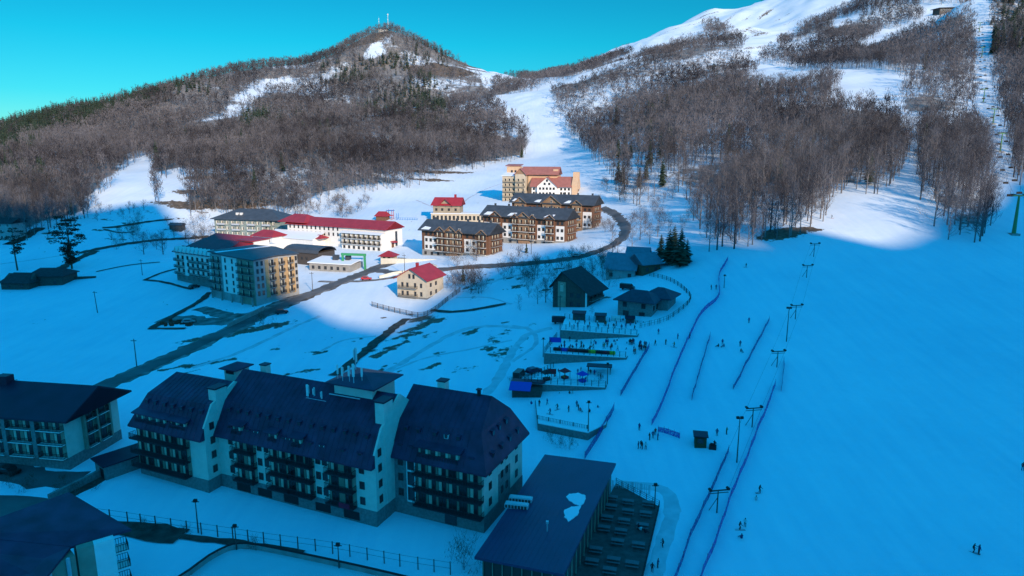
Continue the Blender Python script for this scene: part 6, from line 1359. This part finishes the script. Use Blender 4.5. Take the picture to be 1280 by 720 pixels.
# ------------------------------------------------------------------ single trees and bushes
def single(px, py, hpx, me2, h0, name, label, cat, group, wx=1.0, dz=-.2):
    p = G(px, py); D = proj(p)[0, 2]; h = hpx*D/F/.98; s = h/h0; r = empty(name, (p[0], p[1], p[2]+dz), RP.random()*6, label, cat, group)
    put(me2[0], 'trunk', r, (0,0,0), 0, (s*wx, s*wx, s)); put(me2[1], 'crown', r, (0,0,0), 0, (s*wx, s*wx, s)); return r
def pine_tree(seed, h=20, low=.3, w=.24, clumps=34):
    R = random.Random(seed); TV, TQ = rtube([(0,0,-1),(.2,0,h*.5),(-.1,.1,h*.95)], [h*.018, h*.012, h*.004], 6); CV, CT = [], []
    for i in range(clumps):
        t = low+(1-low)*(i/clumps); a = R.random()*6.283; rr = h*w*math.sin(math.pi*min(1, .25+.75*(1-t)/(1-low)))*R.uniform(.25, 1.0)
        c = np.array([math.cos(a)*rr, math.sin(a)*rr, h*t]); cr = h*R.uniform(.05, .085)
        b_ = len(TV); vv, qq = rtube([(0,0,c[2]-h*.04), tuple(c)], [h*.005, h*.002], 3); TV += vv; TQ += [tuple(b_+x for x in z) for z in qq]
        for k_ in range(60):
            d = np.array([R.gauss(0,1), R.gauss(0,1), R.gauss(0,.45)]); d /= np.linalg.norm(d)+.01; q = c+d*cr*np.array([1.3,1.3,.6])*R.uniform(.4, 1); b2 = len(CV); s = h*.016
            for z_ in range(3): CV.append(tuple(q+np.array([R.gauss(0,1), R.gauss(0,1), R.gauss(0,.6)])*s))
            CT.append((b2, b2+1, b2+2))
    TT = [(q[0],q[1],q[2]) for q in TQ]+[(q[0],q[2],q[3]) for q in TQ]; return np.array(TV), np.array(TT), np.array(CV), np.array(CT)
M_PINE = mat('pine_needles', (.018,.028,.02), .95, col2=(.04,.05,.035), scale=.4)
pa = treemesh(pine_tree(1, low=.42, w=.26, clumps=22), 'pine_tree', M_FIRT, M_PINE); pb_ = treemesh(pine_tree(2, low=.12, w=.24, clumps=60), 'pine_tree', M_FIRT, M_PINE)
single(22, 338, 52, pa, 20, 'pine_tree', 'open crowned pine with bare lower trunk behind the left barns', 'pine tree', None, 1.15)
single(90, 336, 66, pb_, 20, 'pine_tree', 'big dense dark pine standing alone on the left meadow', 'pine tree', None, 1.05)
for px, py, h, lb in ((836,330,44,'tallest dark fir in the cluster beside the piste'),(850,333,48,'dark fir on the piste side of the cluster'),(826,322,30,'smaller dark fir at the left of the cluster'),(858,328,30,'low dark fir at the right edge of the cluster'),(842,320,38,'dark fir at the back of the cluster'),(579,352,20,'small dark fir alone right of the yellow house'),(465,0,0,'') if False else (658,316,14,'small round fir before the middle timber hotel'),(197,212,36,'slim dark fir alone above the snowy gully')):
    single(px, py, h, (firn_me[px % 3], pb_)[px % 2] if 820 < px < 862 else firn_me[1], 18, 'fir_tree', lb, 'fir tree', None, 1.5 if 820 < px < 862 else 1.0)
BT = [(180,318,30),(196,312,22),(204,318,34),(167,305,16),(140,300,14),(154,303,18),(218,300,20),(232,298,26),(244,302,24),(255,300,20),(236,308,18),
      (682,378,34),(692,382,36),(672,380,26),(701,376,30),(709,380,28),(661,372,18),(648,380,14),(716,362,22),(740,342,24),(752,335,26),(765,325,28),(728,345,20),
      (700,330,16),(715,322,18),(640,328,14),(622,338,12),(600,345,16),(548,350,14),(765,300,22),(772,318,24),(790,310,30),(800,300,34),(812,305,30),(806,290,30),(822,296,34),(788,290,22),
      (102,262,18),(110,272,22),(122,276,14),(138,268,14),(162,266,16),(180,262,14),(120,258,16),(90,264,20),(60,300,12),(70,304,12),
      (650,388,10),(740,392,10),(560,352,10),(845,312,22),(776,345,16)]
for i, (px, py, h) in enumerate(BT):
    if px < 130: gp, lb = 'small bare trees on the left slope', 'small bare tree on the snowy slope below the left wood'
    elif px < 270: gp, lb = 'bare trees along the ditch', 'bare tree along the ditch left of the guesthouse'
    elif px < 660: gp, lb = 'bare trees below the timber hotels', 'small bare tree beside the road below the timber hotels'
    elif py > 350: gp, lb = 'bare trees by the dark chalet', 'bushy bare tree left of the dark chalet'
    else: gp, lb = 'bare trees round the road bend', 'bare tree near the road bend right of the timber hotels'
    single(px, py, h, near_me[i % 5], 20, 'bare_tree', lb, 'bare tree', gp, 1.35)
SH = [(400,268),(412,262),(422,270),(432,258),(440,268),(385,270),(392,262),(376,272),(428,272),(418,256),(452,262),(300,258),(285,262),(330,262),(345,266),(565,352),(590,350),(655,345),(665,348),(630,350),(672,345),(640,345),(560,300),(735,325),(750,328),(770,332),(120,612),(95,618),(82,606),(70,614),(40,608),(30,616),(12,610),(183,666),(232,672),(320,690),(700,560),(690,555),(712,562),(748,480),(640,480),(656,478),(330,412),(150,296),(165,294)]
_rs = random.Random(41)
SH += [(_rs.uniform(560, 790), _rs.uniform(318, 372)) for _ in range(34)]+[(_rs.uniform(120, 340), _rs.uniform(256, 312)) for _ in range(24)]+[(_rs.uniform(355, 470), _rs.uniform(246, 274)) for _ in range(16)]+[(_rs.uniform(735, 860), _rs.uniform(225, 300)) for _ in range(30)]
M_SHR = mat('shrub_twigs', (.07,.045,.035), .95, col2=(.14,.10,.075), scale=1)
shr = bare_tree(61, 6, low=.03, spread=.42, limbs=14, twigs=420, tw=.035, tl=1.5, kl=3); shr_me = treemesh(shr, 'shrub', M_BARK, M_SHR)
for i, (px, py) in enumerate(SH):
    p = G(px, py); s = .75+.5*RP.random()
    if p[1] < 125: s *= .35
    if 470 < py < 570: s *= .4
    lb, gp = (('leafless bush on the lit slope above the long white hotel', 'bushes on the lit slope') if py < 280 and px > 260 else ('leafless bush between the road and the timber hotels', 'bushes along the road') if 540 < px < 800 and py < 370 else ('low leafless bush in the snowy garden by the gabled hotel', 'bushes in the garden by the gabled hotel') if py > 600 and px < 130 else ('small bush beside the long mesh fence', 'bushes at the mesh fence') if py > 600 else ('leafless bush near the ditch and meadow hut left of the village', 'bushes by the ditch') if px < 345 and py < 330 else ('leafless bush on the snow right of the timber hotels', 'bushes right of the timber hotels') if px > 730 and py < 320 else ('leafless bush among the village plots', 'bushes among the plots'))
    r = empty('bush', (p[0], p[1], p[2]-.2), RP.random()*6, lb, 'bush', gp); put(shr_me[0], 'trunk', r, (0,0,0), 0, (s,s,s)); put(shr_me[1], 'crown', r, (0,0,0), 0, (s,s,s))
p = atz(580, 712, 0); r = empty('bush', (p[0], p[1], p[2]-.3), 1.0, 'large round leafless bush at the end of the mesh fence near the pavilion', 'bush'); put(shr_me[0], 'trunk', r, (0,0,0), 0, (.9,.9,.75)); put(shr_me[1], 'crown', r, (0,0,0), 0, (.9,.9,.75))
